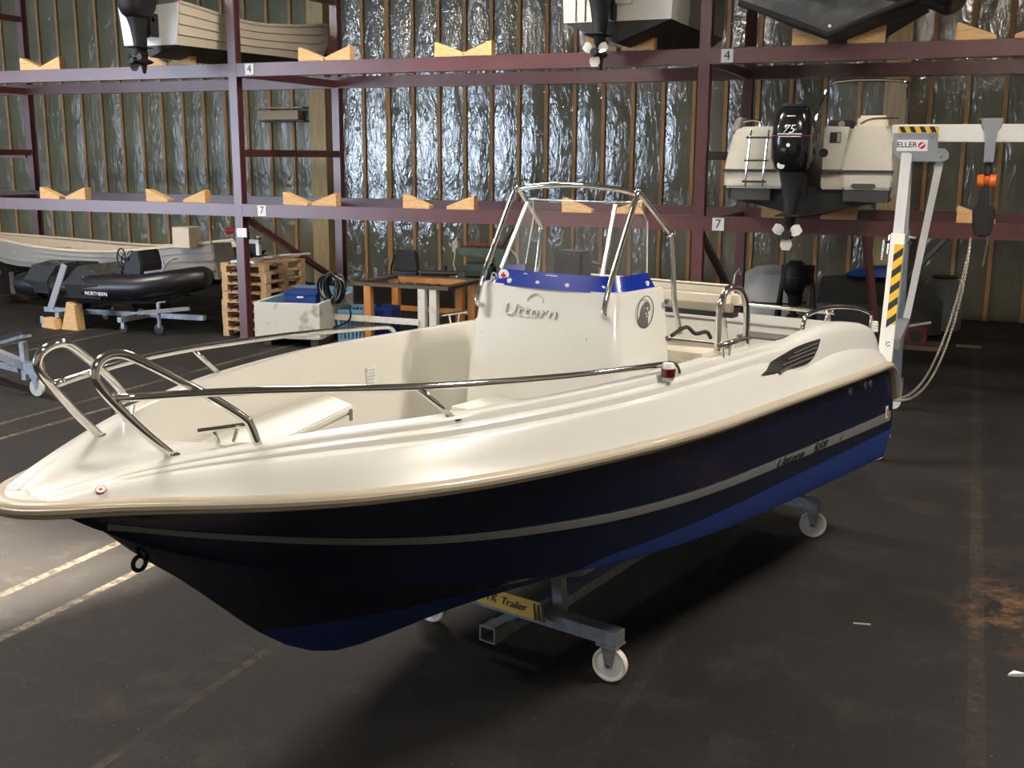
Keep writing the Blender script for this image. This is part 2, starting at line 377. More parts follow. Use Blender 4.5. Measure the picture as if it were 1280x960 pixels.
# ------------------------------------------------------------------ rack
rack = thing('boat_rack', 'dark red steel boat rack with two beam levels along the back wall', 'rack')
YF, YR = 13.9, 16.75
PX = [-17.36, -10.29, -3.21, 3.86]
def ibeam_post(x, y, z1, base=0.0):
    m = MB(); m.box(x-.07, x+.07, y-.07, y-.055, base, z1); m.box(x-.07, x+.07, y+.055, y+.07, base, z1); m.box(x-.012, x+.012, y-.055, y+.055, base, z1); m.box(x-.11, x+.11, y-.11, y+.11, 0, .015)
    return m
for x in PX:
    for y in (YF, YR): ibeam_post(x, y, 6.9).build('post', rack_m, rack)
for y in (YF, YR):
    for z in (1.895, 3.945):
        for x0, x1 in zip(PX[:-1], PX[1:]):
            m = MB(); a, c = x0+.07, x1-.07
            if x0 == PX[0]: a = x0-3
            m.box(a, c, y-.07, y+.07, z+.172, z+.187); m.box(a, c, y-.07, y+.07, z, z+.015); m.box(a, c, y-.066, y-.05, z+.015, z+.172)
            m.build('beam', rack_m, rack)
for x in PX:
    for z in (2.78, 5.3):
        MB().box(x-.05, x+.05, YF+.07, YR-.07, z, z+.11).build('cross_rail', rack_m, rack)
    if x > -17: MB().bar((x, YF+.1, 1.86), (x, YR-.07, .60), .08, .08).build('brace', rack_m, rack)
    for z in (1.90, 3.95): MB().box(x-.03, x+.03, YF+.07, YR-.07, z, z+.12).build('cross_rail', rack_m, rack)
MB().bar((-1.42, YR, 1.9), (-1.1, YR-.4, .1), .09, .09).build('brace', rack_m, rack)
MB().bar((-17.5, YR, 2.78), (-20, YR, 2.78), .1, .11).build('cross_rail', rack_m, rack)
def sign(x, z, ch, w=.15, h=.16, y=YF-.07):
    s = MB().box(x-w/2, x+w/2, y-.004, y-.001, z-h/2, z+h/2).build('number_sign', paper, rack); s['label'] = 'white paper sign with the number '+ch
    text('digit', ch, .16, inkm, s, FRONT(x, y-.005, z), .001)
sign(-9.98, 4.045, '4'); sign(-9.86, 1.99, '7'); sign(-2.93, 4.035, '4'); sign(-2.95, 1.985, '7')
s = MB().box(-10.33, -10.15, YF-.078, YF-.072, 1.58, 1.72).build('paper_note', paper, rack); s['label'] = 'blank white paper note on the front post'

# wooden cradle wedges on the two front beams
def wedge_mesh(w, high_left):
    poly = [(0, 0), (w, 0), (w, .045), (.02, .195), (0, .19)] if high_left else [(0, 0), (w, 0), (w, .19), (w-.02, .195), (0, .045)]
    o = MB().prism(poly, lambda x, z: (x, -.07, z), lambda x, z: (x, .07, z)).build('w', pine, None, bevel=.004); me = o.data; bpy.data.objects.remove(o); return me
WM = [wedge_mesh(.42, False), wedge_mesh(.42, True)]
upper = [(-14.45, 1), (-14.03, 0), (-11.89, 1), (-11.46, 0), (-9.13, 1), (-8.69, 0), (-6.94, 1), (-6.51, 0), (-4.77, 1), (-4.28, 0), (-2.16, 1), (-1.52, 0), (-.33, 1), (.28, 0)]
lower = [(-14.25, 1), (-13.70, 0), (-12.04, 1), (-11.32, 0), (-9.48, 1), (-8.98, 0), (-7.46, 1), (-6.77, 0), (-5.06, 1), (-4.37, 0), (-2.42, 1), (-1.70, 0), (-.16, 1)]
for lst, z, nm in ((upper, 4.132, 'upper'), (lower, 2.082, 'lower')):
    for i, (x, hl) in enumerate(lst):
        o = link('cradle_wedge', WM[hl], None, (x, YF, z))
        tag(o, 'pale wooden cradle wedge on the %s rack beam, %s from the left' % (nm, ordinal(i)), 'wedge', 'cradle wedges on the %s rack beam' % nm)

# ------------------------------------------------------------------ outboard motors
def outboard(label, loc, s, tone, badge=None, tilt=0, group='outboard motors', rotz=0, propm=wheelw, top=True):
    t = thing('outboard_motor', label, 'outboard motor', loc, rotz, group); t.scale = (s, s, s); t.rotation_euler.x = tilt
    def ring(z, hw, y0, y1, n=20, p=3.0):
        cy, hy = (y0+y1)/2, (y1-y0)/2; out = []
        for k in range(n):
            a = 2*PI*k/n; c, d = math.cos(a), math.sin(a)
            out.append((hw*math.copysign(abs(c)**(2/p), c), cy+hy*math.copysign(abs(d)**(2/p), d), z))
        return out
    if top:
        c = MB().loft([ring(.70, .15, -.22, .16), ring(.76, .20, -.30, .22), ring(.86, .235, -.36, .28), ring(1.05, .242, -.38, .32), ring(1.22, .225, -.37, .31), ring(1.34, .20, -.33, .28), ring(1.41, .165, -.28, .22), ring(1.435, .10, -.2, .15)], closed=True, cap0=True, cap1=True).build('cowling', tone, t, smooth=True, auto=50)
        MB().loft([ring(1.425, .15, -.24, .18), ring(1.46, .13, -.21, .15)], closed=True, cap0=True, cap1=True).build('top_vent', blackm, c, smooth=True)
        MB().loft([ring(1.10, .2445, -.385, .322), ring(1.108, .2445, -.385, .322)], closed=True).build('accent_line', M('accent', (.30, .04, .03), .4), c)
        if badge:
            text('badge_number', badge, .13, white, c, FRONT(-.02, -.388, 1.17), .004, shear=.35)
            for z, w, h in ((1.115, .13, .012), (1.09, .12, .008), (1.31, .045, .012)):
                MB().box(-w, w, -.386 if z < 1.2 else -.352, -.37 if z < 1.2 else -.335, z, z+h).build('badge_bar', white, c)
            MB().lathe([(.022, -.392), (.022, -.38)], 14, (-.01, 0, 1.0), 'y').build('badge_dot', white, c)
            MB().lathe([(.042, -.31), (.042, -.26)], 16, (-.09, 0, .78), 'y').build('sticker', white, c)
    MB().loft([ring(.74, .15, -.24, .14, 16), ring(.55, .11, -.17, .12, 16), ring(.38, .085, -.15, .12, 16), ring(.20, .06, -.14, .13, 16), ring(.10, .045, -.14, .16, 16)], closed=True, cap0=True, cap1=True).build('midsection', blackm, t, smooth=True)
    MB().box(-.13, .13, -.30, .16, .21, .228).build('cavitation_plate', blackm, t, bevel=.006)
    g = MB(); g.loft([[(r*math.cos(2*PI*k/14), y, r*math.sin(2*PI*k/14)) for k in range(14)] for y, r in ((-.16, .045), (-.12, .06), (0, .062), (.12, .052), (.24, .03), (.30, .004))], closed=True, cap0=True, cap1=True)
    g.prism([(-.02, -.03), (.14, -.03), (.08, -.20), (.02, -.20)], lambda y, z: (-.008, y, z), lambda y, z: (.008, y, z)); g.box(-.02, .02, -.1, .14, .04, .12)
    g.build('gearcase', blackm, t, smooth=True)
    pr = MB().lathe([(.045, -.25), (.055, -.22), (.055, -.13), (.03, -.12)], 14, (0, 0, 0), 'y').build('propeller', blackm, t, smooth=True)
    for k in range(3):
        a0 = 2*PI*k/3+.5; v = []
        for th in (-.004, .004):
            for r, w, tw in ((.04, .04, .05), (.09, .085, .035), (.14, .095, .02), (.18, .06, .0)):
                for sgn in (-1, 1):
                    a = a0+sgn*w/max(r, .06)*.7; v.append((r*math.cos(a), -.185+sgn*tw+th, r*math.sin(a)))
        f = []
        for q in (0, 8):
            f += [(q+2*i, q+2*i+1, q+2*i+3, q+2*i+2) for i in range(3)]
        f += [(2*i, 2*i+2, 8+2*i+2, 8+2*i) for i in range(3)]+[(2*i+1, 2*i+3, 8+2*i+3, 8+2*i+1) for i in range(3)]+[(0, 1, 9, 8), (6, 7, 15, 14)]
        MB().add(v, f).build('blade', propm, pr, smooth=True)
    m = MB(); m.box(-.14, -.09, .10, .34, .42, .80); m.box(.09, .14, .10, .34, .42, .80); m.box(-.14, .14, .14, .24, .66, .74); m.tube([(-.16, .2, .72), (.16, .2, .72)], .025, 10)
    m.build('clamp_bracket', blackm, t, bevel=.006)
    return t

# ------------------------------------------------------------------ generic hull shells for the stored boats
def hull_shell(secs, thick=None):
    """secs: list of (along, [(half_x, z)...]) from keel to gunwale -> full mirrored sections"""
    out = []
    for y, pts in secs:
        out.append([(-x, y, z) for x, z in reversed(pts)]+[(x, y, z) for x, z in pts[(1 if pts[0][0] == 0 else 0):]])
    return out
def lap_points(x0, z0, x1, z1, n, lip=.026):
    pts = []
    for i in range(n):
        a, c = i/n, (i+1)/n
        pts.append((x0+(x1-x0)*a+lip*(1 if i else 0), z0+(z1-z0)*a)); pts.append((x0+(x1-x0)*c, z0+(z1-z0)*c-.004))
    return pts

def skiff(name, label, loc, rotz, L, hb, depth, sidem, bottomm, gunm, group, sheer=(.12, .0, .30), transomm=None, planks=4, zb=.16):
    t = thing(name, label, 'boat', loc, rotz, group)
    def st(f):
        w = hb*(1-.12*(1-f)**2 if f < .5 else 1-.0*f)*max(.02, (1-max(0, (f-.45)/.55)**2.2))
        zt = depth + interp(f, ((0, sheer[0]), (.4, sheer[1]), (1, sheer[2])))
        zk = .0 if f < .75 else .55*depth*((f-.75)/.25)**2.2
        return w, zt, zk
    fs = [i/16 for i in range(17)]
    bot = []; sides = {1: [], -1: []}; top = []
    for f in fs:
        w, zt, zk = st(f); zc = zk+zb+(.05*f)
        zc = min(zc, zt-.1); wc = w*.86
        bot.append((f*L, [(0, zk), (wc*.5, zk+(zc-zk)*.45), (wc, zc)]))
        for s in (1, -1): sides[s].append([(s*x, f*L, z) for x, z in lap_points(wc, zc, w, zt, planks)])
        top.append((w, f*L, zt))
    MB().loft(hull_shell(bot)).build('bottom', bottomm, t, smooth=True)
    for s in (1, -1): MB().loft(sides[s]).build('side_planking', sidem, t, smooth=True, auto=20)
    g = MB()
    for s in (1, -1): g.tube([(s*w, y, z+.005) for w, y, z in top], .028, 8)
    g.build('gunwale', gunm, t, smooth=True)
    w, zt, zk = st(0); tr = MB()
    tr.prism([(-w, zt), (-w*.86, zk+zb), (w*.86, zk+zb), (w, zt), (w*.3, zt-.02), (w*.25, zt-.12), (-w*.25, zt-.12), (-w*.3, zt-.02)], lambda x, z: (x, -.03, z), lambda x, z: (x, .02, z)); tr.build('transom', transomm or sidem, t)
    tb = MB(); tb.prism([(-w*.86, zk+zb), (0, zk), (w*.86, zk+zb)], lambda x, z: (x, -.03, z), lambda x, z: (x, .02, z)); tb.build('transom_bottom', bottomm, t)
    inn = []
    for f in fs[:-1]:
        ww, z2, k2 = st(f); inn.append([(-ww*.92, f*L+.03, z2-.02), (-ww*.7, f*L+.03, k2+zb+.06), (ww*.7, f*L+.03, k2+zb+.06), (ww*.92, f*L+.03, z2-.02)])
    MB().loft(inn).build('inner_skin', gunm, t)
    for f in (.25, .5, .72):
        ww, z2, k2 = st(f); MB().box(-ww*.93, ww*.93, f*L-.12, f*L+.12, z2-.17, z2-.14).build('thwart', gunm, t)
    return t

# white lapstrake skiff on the upper level, left
skiff('stored_skiff', 'small white lapstrake skiff with black bottom on the upper left rack level', (-11.27, 13.25, 4.20), -.04, 4.5, .64, .62, skiffm, blackm, skiffm, 'boats stored on the rack', transomm=white)
outboard('black outboard motor tipped on the transom of the white lapstrake skiff', (-11.20, 12.95, 4.12), .84, blackm, propm=blackm, group='black outboard motors')
# grey lapstrake rowing boat on the floor, left
row = skiff('rowing_boat', 'long grey lapstrake rowing boat with cream gunwale behind the black inflatable', (-11.85, 15.85, .55), PI/2+.02, 6.1, .82, .64, rowm, blackm, rowtop, 'boats on the floor', sheer=(.16, -.08, .10), zb=.17)
MB().box(-.95, -.62, .28, .62, .72, 1.06).build('motor_board', rowtop, row)
outboard('small silver and black outboard tilted up on the grey rowing boat', (-11.18, 15.65, 1.02), .52, M('silver_cowl', (.4, .41, .43), .3, metal=.5), tilt=-.75, rotz=PI/2, group='black outboard motors', propm=blackm)
bc = thing('boat_cradle', 'low dark wooden cradle carrying the grey rowing boat', 'cradle', (-15, 15.85, 0))
for x in (-2.1, .9):
    MB().box(x-.08, x+.08, -.75, .75, .0, .14).build('base_beam', darkwood, bc); MB().box(x-.06, x+.06, -.12, .12, .14, .56).build('keel_post', darkwood, bc)
    for s in (-1, 1): MB().bar((x, s*.6, .14), (x, s*.42, .62), .08, .05, (1, 0, 0)).build('side_post', pine if x < 0 else darkwood, bc)

# boat C: white hull with black bottom, upper middle
def rack_boat(name, label, loc, L, hb, zc, zs, side_m, bottom_m, rake=.0):
    t = thing(name, label, 'boat', loc, 0, 'boats stored on the rack'); bot = []; sd = {1: [], -1: []}
    for f in [i/10 for i in range(11)]:
        w = hb*max(.03, 1-max(0, (f-.4)/.6)**2.3); zk = 0 if f < .7 else (zs*.7)*((f-.7)/.3)**2
        c = min(zk+zc*(1+.8*f*f), zs+.1*f-.05); bot.append((f*L, [(0, zk), (w*.5, zk+(c-zk)*.5), (w*.97, c)]))
        for s in (1, -1): sd[s].append([(s*w*.97, f*L, c), (s*w*1.01, f*L, c+(zs-c)*.4), (s*w*1.03, f*L, zs+.25*f*f)])
    MB().loft(hull_shell(bot)).build('bottom', bottom_m, t, smooth=True)
    for s in (1, -1): MB().loft(sd[s]).build('side', side_m, t, smooth=True)
    MB().prism([(0, 0), (hb*.97, zc), (-hb*.97, zc)], lambda x, z: (x, -.02, z), lambda x, z: (x, .02, z)).build('transom_bottom', bottom_m, t)
    MB().prism([(hb*.97, zc), (hb*1.03, zs), (-hb*1.03, zs), (-hb*.97, zc)], lambda x, z: (x, -.025, z), lambda x, z: (x, .02, z)).build('transom', side_m, t)
    return t
bC = rack_boat('stored_motorboat', 'white motorboat with black bottom cut off by the top of the photo', (-4.17, 13.25, 4.165), 5.0, .70, .26, 1.25, M('cool_white', (.68, .66, .60), .45), blackm)
for x in (-.52, -.40): MB().tube([(x, -.03, .9), (x, -.035, .27)], .006, 6).build('drain_line', blackm, bC)
MB().box(-.3, .2, -.10, .02, .45, 1.2).build('motor_pad', M('pad_white', (.6, .62, .64), .4), bC, bevel=.01)
outboard('black outboard with a white propeller on the upper middle boat', (-4.30, 13.0, 4.03), .95, blackm, group='black outboard motors')
# boat D: dark grey hull, upper right
bD = rack_boat('stored_aluminium_boat', 'dark grey hull with black keel edge on the upper right rack level', (-1.68, 13.3, 4.175), 4.6, 1.0, .40, 1.2, dgrey, M('dgrey2', (.055, .057, .062), .5, noise=(2.5, (.16, .165, .17), .45, .75)))
MB().box(-.24, .2, -.16, .0, .40, .95).build('motor_pad', blackm, bD, bevel=.04)
MB().tube([(-1.02, -.03, .40), (-.5, -.05, .2), (0, -.05, -.0), (.5, -.05, .2), (1.02, -.03, .40)], .035, 8).build('keel_edge', blackm, bD, smooth=True)
MB().lathe([(.018, -.06), (.018, -.03)], 10, (.02, 0, .1), 'y').build('drain_plug', white, bD)
fd = thing('boat_fender', 'large black rubber fender hanging beside the dark grey hull', 'fender', (-.45, 13.45, 4.47))
MB().loft([[(r*math.cos(2*PI*k/16), y, .15+r*math.sin(2*PI*k/16)) for k in range(16)] for y, r in ((-.3, .02), (-.26, .14), (-.1, .20), (.5, .20), (.7, .14), (.75, .02))], closed=True, cap0=True, cap1=True).build('body', rubber, fd, smooth=True)
MB().tube([(-.05, 0, .3), (-.25, .1, .7)], .012, 6).build('rope', blackm, fd)
MB().tube([(-.62, -.05, .05), (-.3, -.08, .12), (0, -.05, .02)], .12, 12, smooth=4).build('sleeve', rubber, fd, smooth=True)

# boat E: white cruiser stern with ladder and door on the lower level, right
bE = thing('stored_cruiser', 'white cruiser stern with ladder and black bottom on the lower right rack level', 'boat', (-1.80, 13.25, 2.12), 0, 'boats stored on the rack')
ew = M('cruiser_white', (.66, .63, .54), .4, noise=(2.2, (.55, .51, .41), .5, .7))
bot = []; sd = {1: [], -1: []}
for f in [i/10 for i in range(11)]:
    w = .95*max(.03, 1-max(0, (f-.4)/.6)**2.3); zk = 0 if f < .7 else .7*((f-.7)/.3)**2; c = min(zk+.24+.1*f, .65)
    bot.append((f*5.0, [(0, zk), (w*.5, zk+(c-zk)*.5), (w*.97, c)]))
    for s in (1, -1): sd[s].append([(s*w*.97, f*5, c), (s*w*.99, f*5, c+.25), (s*w*1.0, f*5, c+.3), (s*w*.96, f*5, min(c+.65, 1.0)), (s*w*.90, f*5, 1.06)])
MB().loft(hull_shell(bot)).build('bottom', blackm, bE, smooth=True)
for s in (1, -1): MB().loft(sd[s]).build('side', ew, bE, smooth=True)
MB().prism([(0, .02), (.92, .22), (.92, .36), (-.92, .36), (-.92, .22)], lambda x, z: (x, -.02, z), lambda x, z: (x, .03, z)).build('transom_bottom', blackm, bE)
def pod(poly, nm, y0=-.16, y1=.5):
    return MB().prism(poly, lambda x, z: (x*(1 if y0 > -.1 else 1), y0+(.08 if z > .9 else 0), z), lambda x, z: (x, y1, z)).build(nm, ew, bE, bevel=.03, smooth=True)
pod([(-.95, .34), (-.20, .34), (-.20, .55), (-.34, .58), (-.36, 1.05), (-.80, 1.05), (-.88, .98), (-.95, .60)], 'quarter_pod')
pod([(.40, .34), (.95, .34), (.95, .60), (.90, .95), (.86, 1.05), (.46, 1.05), (.38, .6)], 'quarter_pod')
MB().box(.16, .42, -.10, .2, .34, .52).build('step', ew, bE, bevel=.015)
dr = MB().prism([(.17, .55), (.38, .56), (.45, 1.04), (.17, 1.05)], lambda x, z: (x, -.14, z), lambda x, z: (x, -.05, z)).build('stern_door', M('door_white', (.58, .57, .52), .4), bE, bevel=.012)
MB().box(.24, .36, -.147, -.14, .86, .98).build('latch_plate', blackm, dr); MB().box(.32, .355, -.15, -.146, .87, .97).build('latch', chrome, dr)
MB().lathe([(.05, -.148), (.05, -.14)], 14, (.18, 0, .75), 'y').build('drain', blackm, dr)
MB().box(-.33, .17, .25, .3, .3, .9).build('well_back', M('well', (.12, .12, .11), .5), bE)
for x0, x1 in ((-.96, -.22), (.16, .96)): MB().box(x0, x1, -.185, -.15, .53, .56).build('rub_strip', M('dark_trim', (.06, .05, .05), .4), bE)
for x0, x1 in ((-.86, -.4), (.42, .92)): MB().box(x0, x1, -.13, .3, .2, .34).build('trim_tab_box', M('tab_grey', (.06, .06, .065), .5), bE, bevel=.01)
MB().prism([(.50, .38), (.54, .35), (.74, .35), (.78, .38), (.76, .41), (.52, .41)], lambda x, z: (x, -.172, z), lambda x, z: (x, -.155, z)).build('oval_vent', M('vent_brown', (.10, .08, .06), .4), bE)
ld = MB()
for x in (-.68, -.48): ld.tube([(x, -.2, .36), (x-.0, -.22, .45), (x+.03, -.2, .95), (x+.03, -.15, 1.0)], .013, 8)
for z, o_ in ((.42, 0), (.66, .014), (.92, .028)): ld.tube([(-.72+o_, -.22, z), (-.44+o_, -.22, z)], .013, 8)
ld.build('ladder', chrome, bE, smooth=True)
MB().tube([(-.82, .1, 1.03), (-.80, .1, 1.11), (-.62, .1, 1.12), (-.6, .1, 1.04)], .013, 8, smooth=3).build('grab_rail', chrome, bE, smooth=True)
hr = MB(); hr.tube([(.55, .0, 1.07), (.68, .0, 1.13), (.95, .05, 1.13)], .013, 8, smooth=3); hr.build('grab_rail', chrome, bE, smooth=True)
MB().box(.48, .82, .35, .5, 1.02, 1.18).build('seat_back', cream, bE, bevel=.03)
MB().box(.12, .42, .6, .75, .9, 1.14).build('dash_box', blackm, bE, bevel=.02)
MB().lathe([(.04, .55), (.05, .6)], 12, (.28, 0, 1.09), 'y').build('gauge', chrome, bE)
fr = MB(); fr.tube([(-.12, 1.1, 1.06), (-.02, 1.2, 1.42), (.1, 1.25, 1.62), (.88, 1.25, 1.62), (.96, 1.2, 1.5), (.98, 1.1, 1.1)], .02, 8, smooth=3); fr.build('windscreen_frame', chrome, bE, smooth=True)
MB().add([(.1, 1.25, 1.6), (.88, 1.25, 1.6), (.95, 1.12, 1.1), (-.05, 1.12, 1.1)], [(0, 1, 2, 3)]).build('windscreen', glass, bE)
cv = MB().prism([(-.95, .98), (-.83, 1.0), (-.78, 1.16), (-.86, 1.16)], lambda x, z: (x, .0, z), lambda x, z: (x, .3, z)).build('folded_cover', M('cover_grey', (.3, .29, .27), .7), bE, bevel=.02)
outboard('large black outboard marked 75 on the white cruiser stern', (-1.93, 12.95, 1.95), 1.0, black, badge='75', group='black outboard motors')

# ------------------------------------------------------------------ hero boat
BO = Vector((-2.227, 5.469, 0)); HEAD = math.radians(-103.992)
boat = thing('motorboat', 'white centre console motorboat with navy blue hull standing on a wheeled trolley', 'boat', BO, HEAD)
ZK = ((-3.12, .42), (-1, .42), (.3, .44), (.85, .468), (1.1, .485), (1.34, .508), (1.49, .54), (1.6, .584), (1.76, .675), (1.91, .793), (2.12, .993), (2.285, 1.151), (2.47, 1.308), (2.59, 1.428), (2.74, 1.545))
CH = ((-3.12, 1.06, .665), (-2, 1.04, .715), (-1, 1.02, .77), (-.3, 1.0, .82), (.4, .95, .895), (.9, .87, .955), (1.4, .70, 1.03), (1.8, .5, 1.125), (2.2, .27, 1.275), (2.5, .11, 1.405), (2.74, .02, 1.56))
RB = ((-3.1, 1.105, 1.10), (-3.05, 1.112, 1.17), (-2.97, 1.122, 1.265), (-2.87, 1.132, 1.34), (-2.74, 1.142, 1.375), (-2.5, 1.15, 1.385), (-2, 1.15, 1.398), (-1, 1.15, 1.43), (0, 1.15, 1.462), (.8, 1.07, 1.49), (1.5, .925, 1.516), (2, .765, 1.547), (2.3, .585, 1.564), (2.5, .440, 1.580), (2.7, .295, 1.597), (2.8, .225, 1.602), (2.85, .187, 1.603), (2.89, .150, 1.604), (2.925, .108, 1.604), (2.95, .062, 1.604), (2.965, 0, 1.604))
AL = ((-3.1, .90), (-1.5, .90), (-.6, .887), (0, .887), (.4, .882), (.8, .842), (1.2, .757), (1.6, .642), (2, .462), (2.2, .378), (2.4, .275), (2.6, .185), (2.8, .10), (2.9, .05))
AZ = ((-3.1, 1.2), (-3.03, 1.36), (-2.95, 1.50), (-2.8, 1.635), (-2.4, 1.72), (-1.95, 1.752), (-1.65, 1.74), (-1.4, 1.725), (-1.0, 1.745), (-.6, 1.755), (0, 1.762), (.8, 1.772), (1.6, 1.772), (2, 1.767), (2.2, 1.757), (2.4, 1.74), (2.6, 1.715), (2.8, 1.68), (2.9, 1.656))
def hull_sec(u, n=7):
    zk, vc, zc, vr, zr = interp(u, ZK), interp(u, CH, 1), interp(u, CH, 2), interp(u, RB, 1), interp(u, RB, 2)
    vr -= .012
    p = [(0, zk)]
    for t in (.25, .5, .75, .93): p.append((vc*t, zk+(zc-zk)*(t**.92)-.01*math.sin(PI*t)))
    p += [(vc*.955, zc-.03), (vc, zc-.012), (vc+.006, zc)]
    for i in range(1, n+1):
        t = i/n; bulge = (.035 if u < 0 else .035-.03*u)*math.sin(PI*t)
        p.append((vc+(vr-vc)*t+bulge*.6, zc+(zr-zc)*t))
    return p
US = [-3.1, -3.05, -2.97, -2.87, -2.74, -2.4, -2, -1.5, -1, -.5, 0, .3, .6, .9, 1.1, 1.3, 1.45, 1.6, 1.75, 1.9, 2.0, 2.1, 2.2, 2.3, 2.4, 2.5, 2.6, 2.68, 2.735]
secs = []
for u in US:
    p = hull_sec(u); secs.append([(u, -v, z) for v, z in reversed(p)]+[(u, v, z) for v, z in p[1:]])
hull = MB(); hull.loft(secs); k = len(secs[0])
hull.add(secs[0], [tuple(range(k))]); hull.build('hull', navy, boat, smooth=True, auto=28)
# silver stripe, proud of the topsides
SZ = ((-3.02, .985), (-2, 1.03), (-1, 1.075), (-.2, 1.118), (.5, 1.165), (1.0, 1.212), (1.5, 1.265), (2.0, 1.345), (2.4, 1.425), (2.62, 1.48))
def topside_v(u, z):
    p = hull_sec(u)[7:]
    for a, c in zip(p[:-1], p[1:]):
        if a[1] <= z <= c[1]: return a[0]+(c[0]-a[0])*(z-a[1])/(c[1]-a[1])
    return p[0][0] if z < p[0][1] else p[-1][0]
for s in (1, -1):
    st = []
    for i in range(60):
        u = -3.03+(2.63+3.03)*i/59; z = interp(u, SZ); h = .036-.022*(u+3)/5.6
        st.append([(u, s*(topside_v(u, zz)+e), zz) for zz, e in ((z-h, .001), (z-h, .004), (z, .005), (z+h, .004), (z+h, .001))])
    sp = MB().loft(st).build('hull_stripe', stripe_m, boat, smooth=True); sp['label'] = 'silver grey stripe along the hull side'
    for ch, u, sz in (('Uttern', -1.0, .085), ('S59', -1.55, .085), ('i', -2.0, .07)):
        z = interp(u, SZ); z2 = interp(u-s*.3, SZ)
        wdt = .40 if len(ch) > 3 else .2
        zb2 = interp(u-wdt, SZ); A_ = Vector((u, s*topside_v(u, z), z)); B_ = Vector((u-wdt, s*topside_v(u-wdt, zb2), zb2)); C2 = Vector((u, s*topside_v(u, z+.03), z+.03))
        if s < 0: A_, B_ = B_, A_
        nn = (B_-A_).cross(C2-Vector((u, s*topside_v(u, z), z))); nn = nn if nn.y*s > 0 else -nn; nn.normalize()
        e = frame(A_+nn*.010, B_-A_, nn)
        text('hull_lettering', ch, sz, inkm, sp, e, .0015, 'LEFT', shear=.2, sx=1.7 if len(ch) > 1 else 1)
    for u, z in ((-2.05, 1.335), (-2.33, 1.325), (-2.43, 1.322)):
        MB().lathe([(.022, 0), (.030, .004), (.026, .012), (.0, .012)], 14, (u, 0, z), 'y').build('drain_fitting', chrome if s > 0 else chrome, boat, smooth=True).location.y = s*(topside_v(u, z))
d = MB().prism([(-2.96, .985), (-2.90, .985), (-2.86, 1.08), (-2.92, 1.08)], lambda u, z: (u, topside_v(u, z)+.006, z), lambda u, z: (u, topside_v(u, z)+.008, z)).build('hull_decal', white, boat)
MB().prism([(-2.945, 1.0), (-2.925, 1.0), (-2.895, 1.06), (-2.91, 1.06)], lambda u, z: (u, topside_v(u, z)+.0085, z), lambda u, z: (u, topside_v(u, z)+.0095, z)).build('decal_flash', redm, d)
# bow eye ring
MB().tube([(2.462+.028*math.cos(a), 0, 1.272+.028*math.sin(a)) for a in [2*PI*i/20 for i in range(21)]], .009, 8).build('bow_eye', blackm, boat, smooth=True)
# rub rail: beige with a darker insert
def rub_path(off=0, dz=0):
    us = [-3.1+.02*i for i in range(24)]+[-2.6+.1*i for i in range(53)]+[2.69, 2.74, 2.79, 2.83, 2.86, 2.885, 2.91, 2.93, 2.948]
    pp = [(u, interp(u, RB, 1), interp(u, RB, 2)) for u in us]+[(2.96, .03, 1.604)]
    return [(u, v, z) for u, v, z in pp]+[(2.965, 0, 1.604)]+[(u, -v, z) for u, v, z in reversed(pp)]
def sweep(path, prof):
    secs = []; P = [Vector(p) for p in path]
    for i, p in enumerate(P):
        t = (P[min(i+1, len(P)-1)]-P[max(i-1, 0)]).normalized(); out = t.cross(Vector((0, 0, 1))); 
        if out.length < .2: out = Vector((0, math.copysign(1, p.y), 0))
        out.normalize(); 
        if out.dot(Vector((max(0, p.x-2.2)*1.5, p.y, 0))) < 0: out = -out
        up = out.cross(t); up = up if up.z > 0 or abs(up.z) < .15 else -up
        if p.x < -2.8 and up.x > 0 and abs(up.z) < .5: up = -up
        secs.append([p+out*a+up*b_ for a, b_ in prof])
    return secs
MB().loft(sweep(rub_path(), [(-.02, -.006), (.012, -.006), (.026, .002), (.030, .018), (.030, .034), (.022, .046), (.008, .052), (-.02, .052)]), cap0=True, cap1=True).build('rub_rail', rubm, boat, smooth=True, auto=60)
MB().loft(sweep(rub_path(), [(.029, .014), (.036, .018), (.036, .032), (.029, .036)])).build('rub_insert', rubl, boat, smooth=True)
# deck moulding
FWD = ((0, 0), (.04, .008), (.26, .0), (.29, -.012), (.305, -.034), (.42, -.042), (.445, -.050), (.465, -.078), (.60, -.088), (.64, -.10), (.80, -.185), None)
AFT = ((0, 0), (.06, .008), (.28, .008), (.38, .002), (.44, -.008), (.48, -.022), (.52, -.045), (.56, -.09), (.63, -.165), (.80, -.20), (.86, -.225), None)
def deck_sec(u):
    va, za = interp(u, AL), interp(u, AZ); vr, zr = interp(u, RB, 1)-.004, interp(u, RB, 2)+.046
    m = min(1, max(0, (-.75-u)/.75)); m = m*m*(3-2*m); b_ = min(1, max(0, (u-1.6)/1.1))
    pts = []
    for f, a in zip(FWD, AFT):
        if f is None: pts.append((vr, zr)); continue
        fr_, dz = f[0]*(1-m)+a[0]*m, f[1]*(1-m)+a[1]*m
        drop = za-zr; k = min(1.0, drop/.26)
        z = za+dz*k*(1-.35*b_)
        pts.append((va+(vr-va)*fr_, max(z, zr+.004*(1-fr_))))
    return pts
DU = [-3.1+.02*i for i in range(16)]+[-2.78+.08*i for i in range(72)]
DU = [u for u in DU if u < 2.87]+[2.89]
for s in (1,):
    pass
dk = MB()
for s in (1, -1): dk.loft([[(u, s*v, z) for v, z in deck_sec(u)] for u in DU])
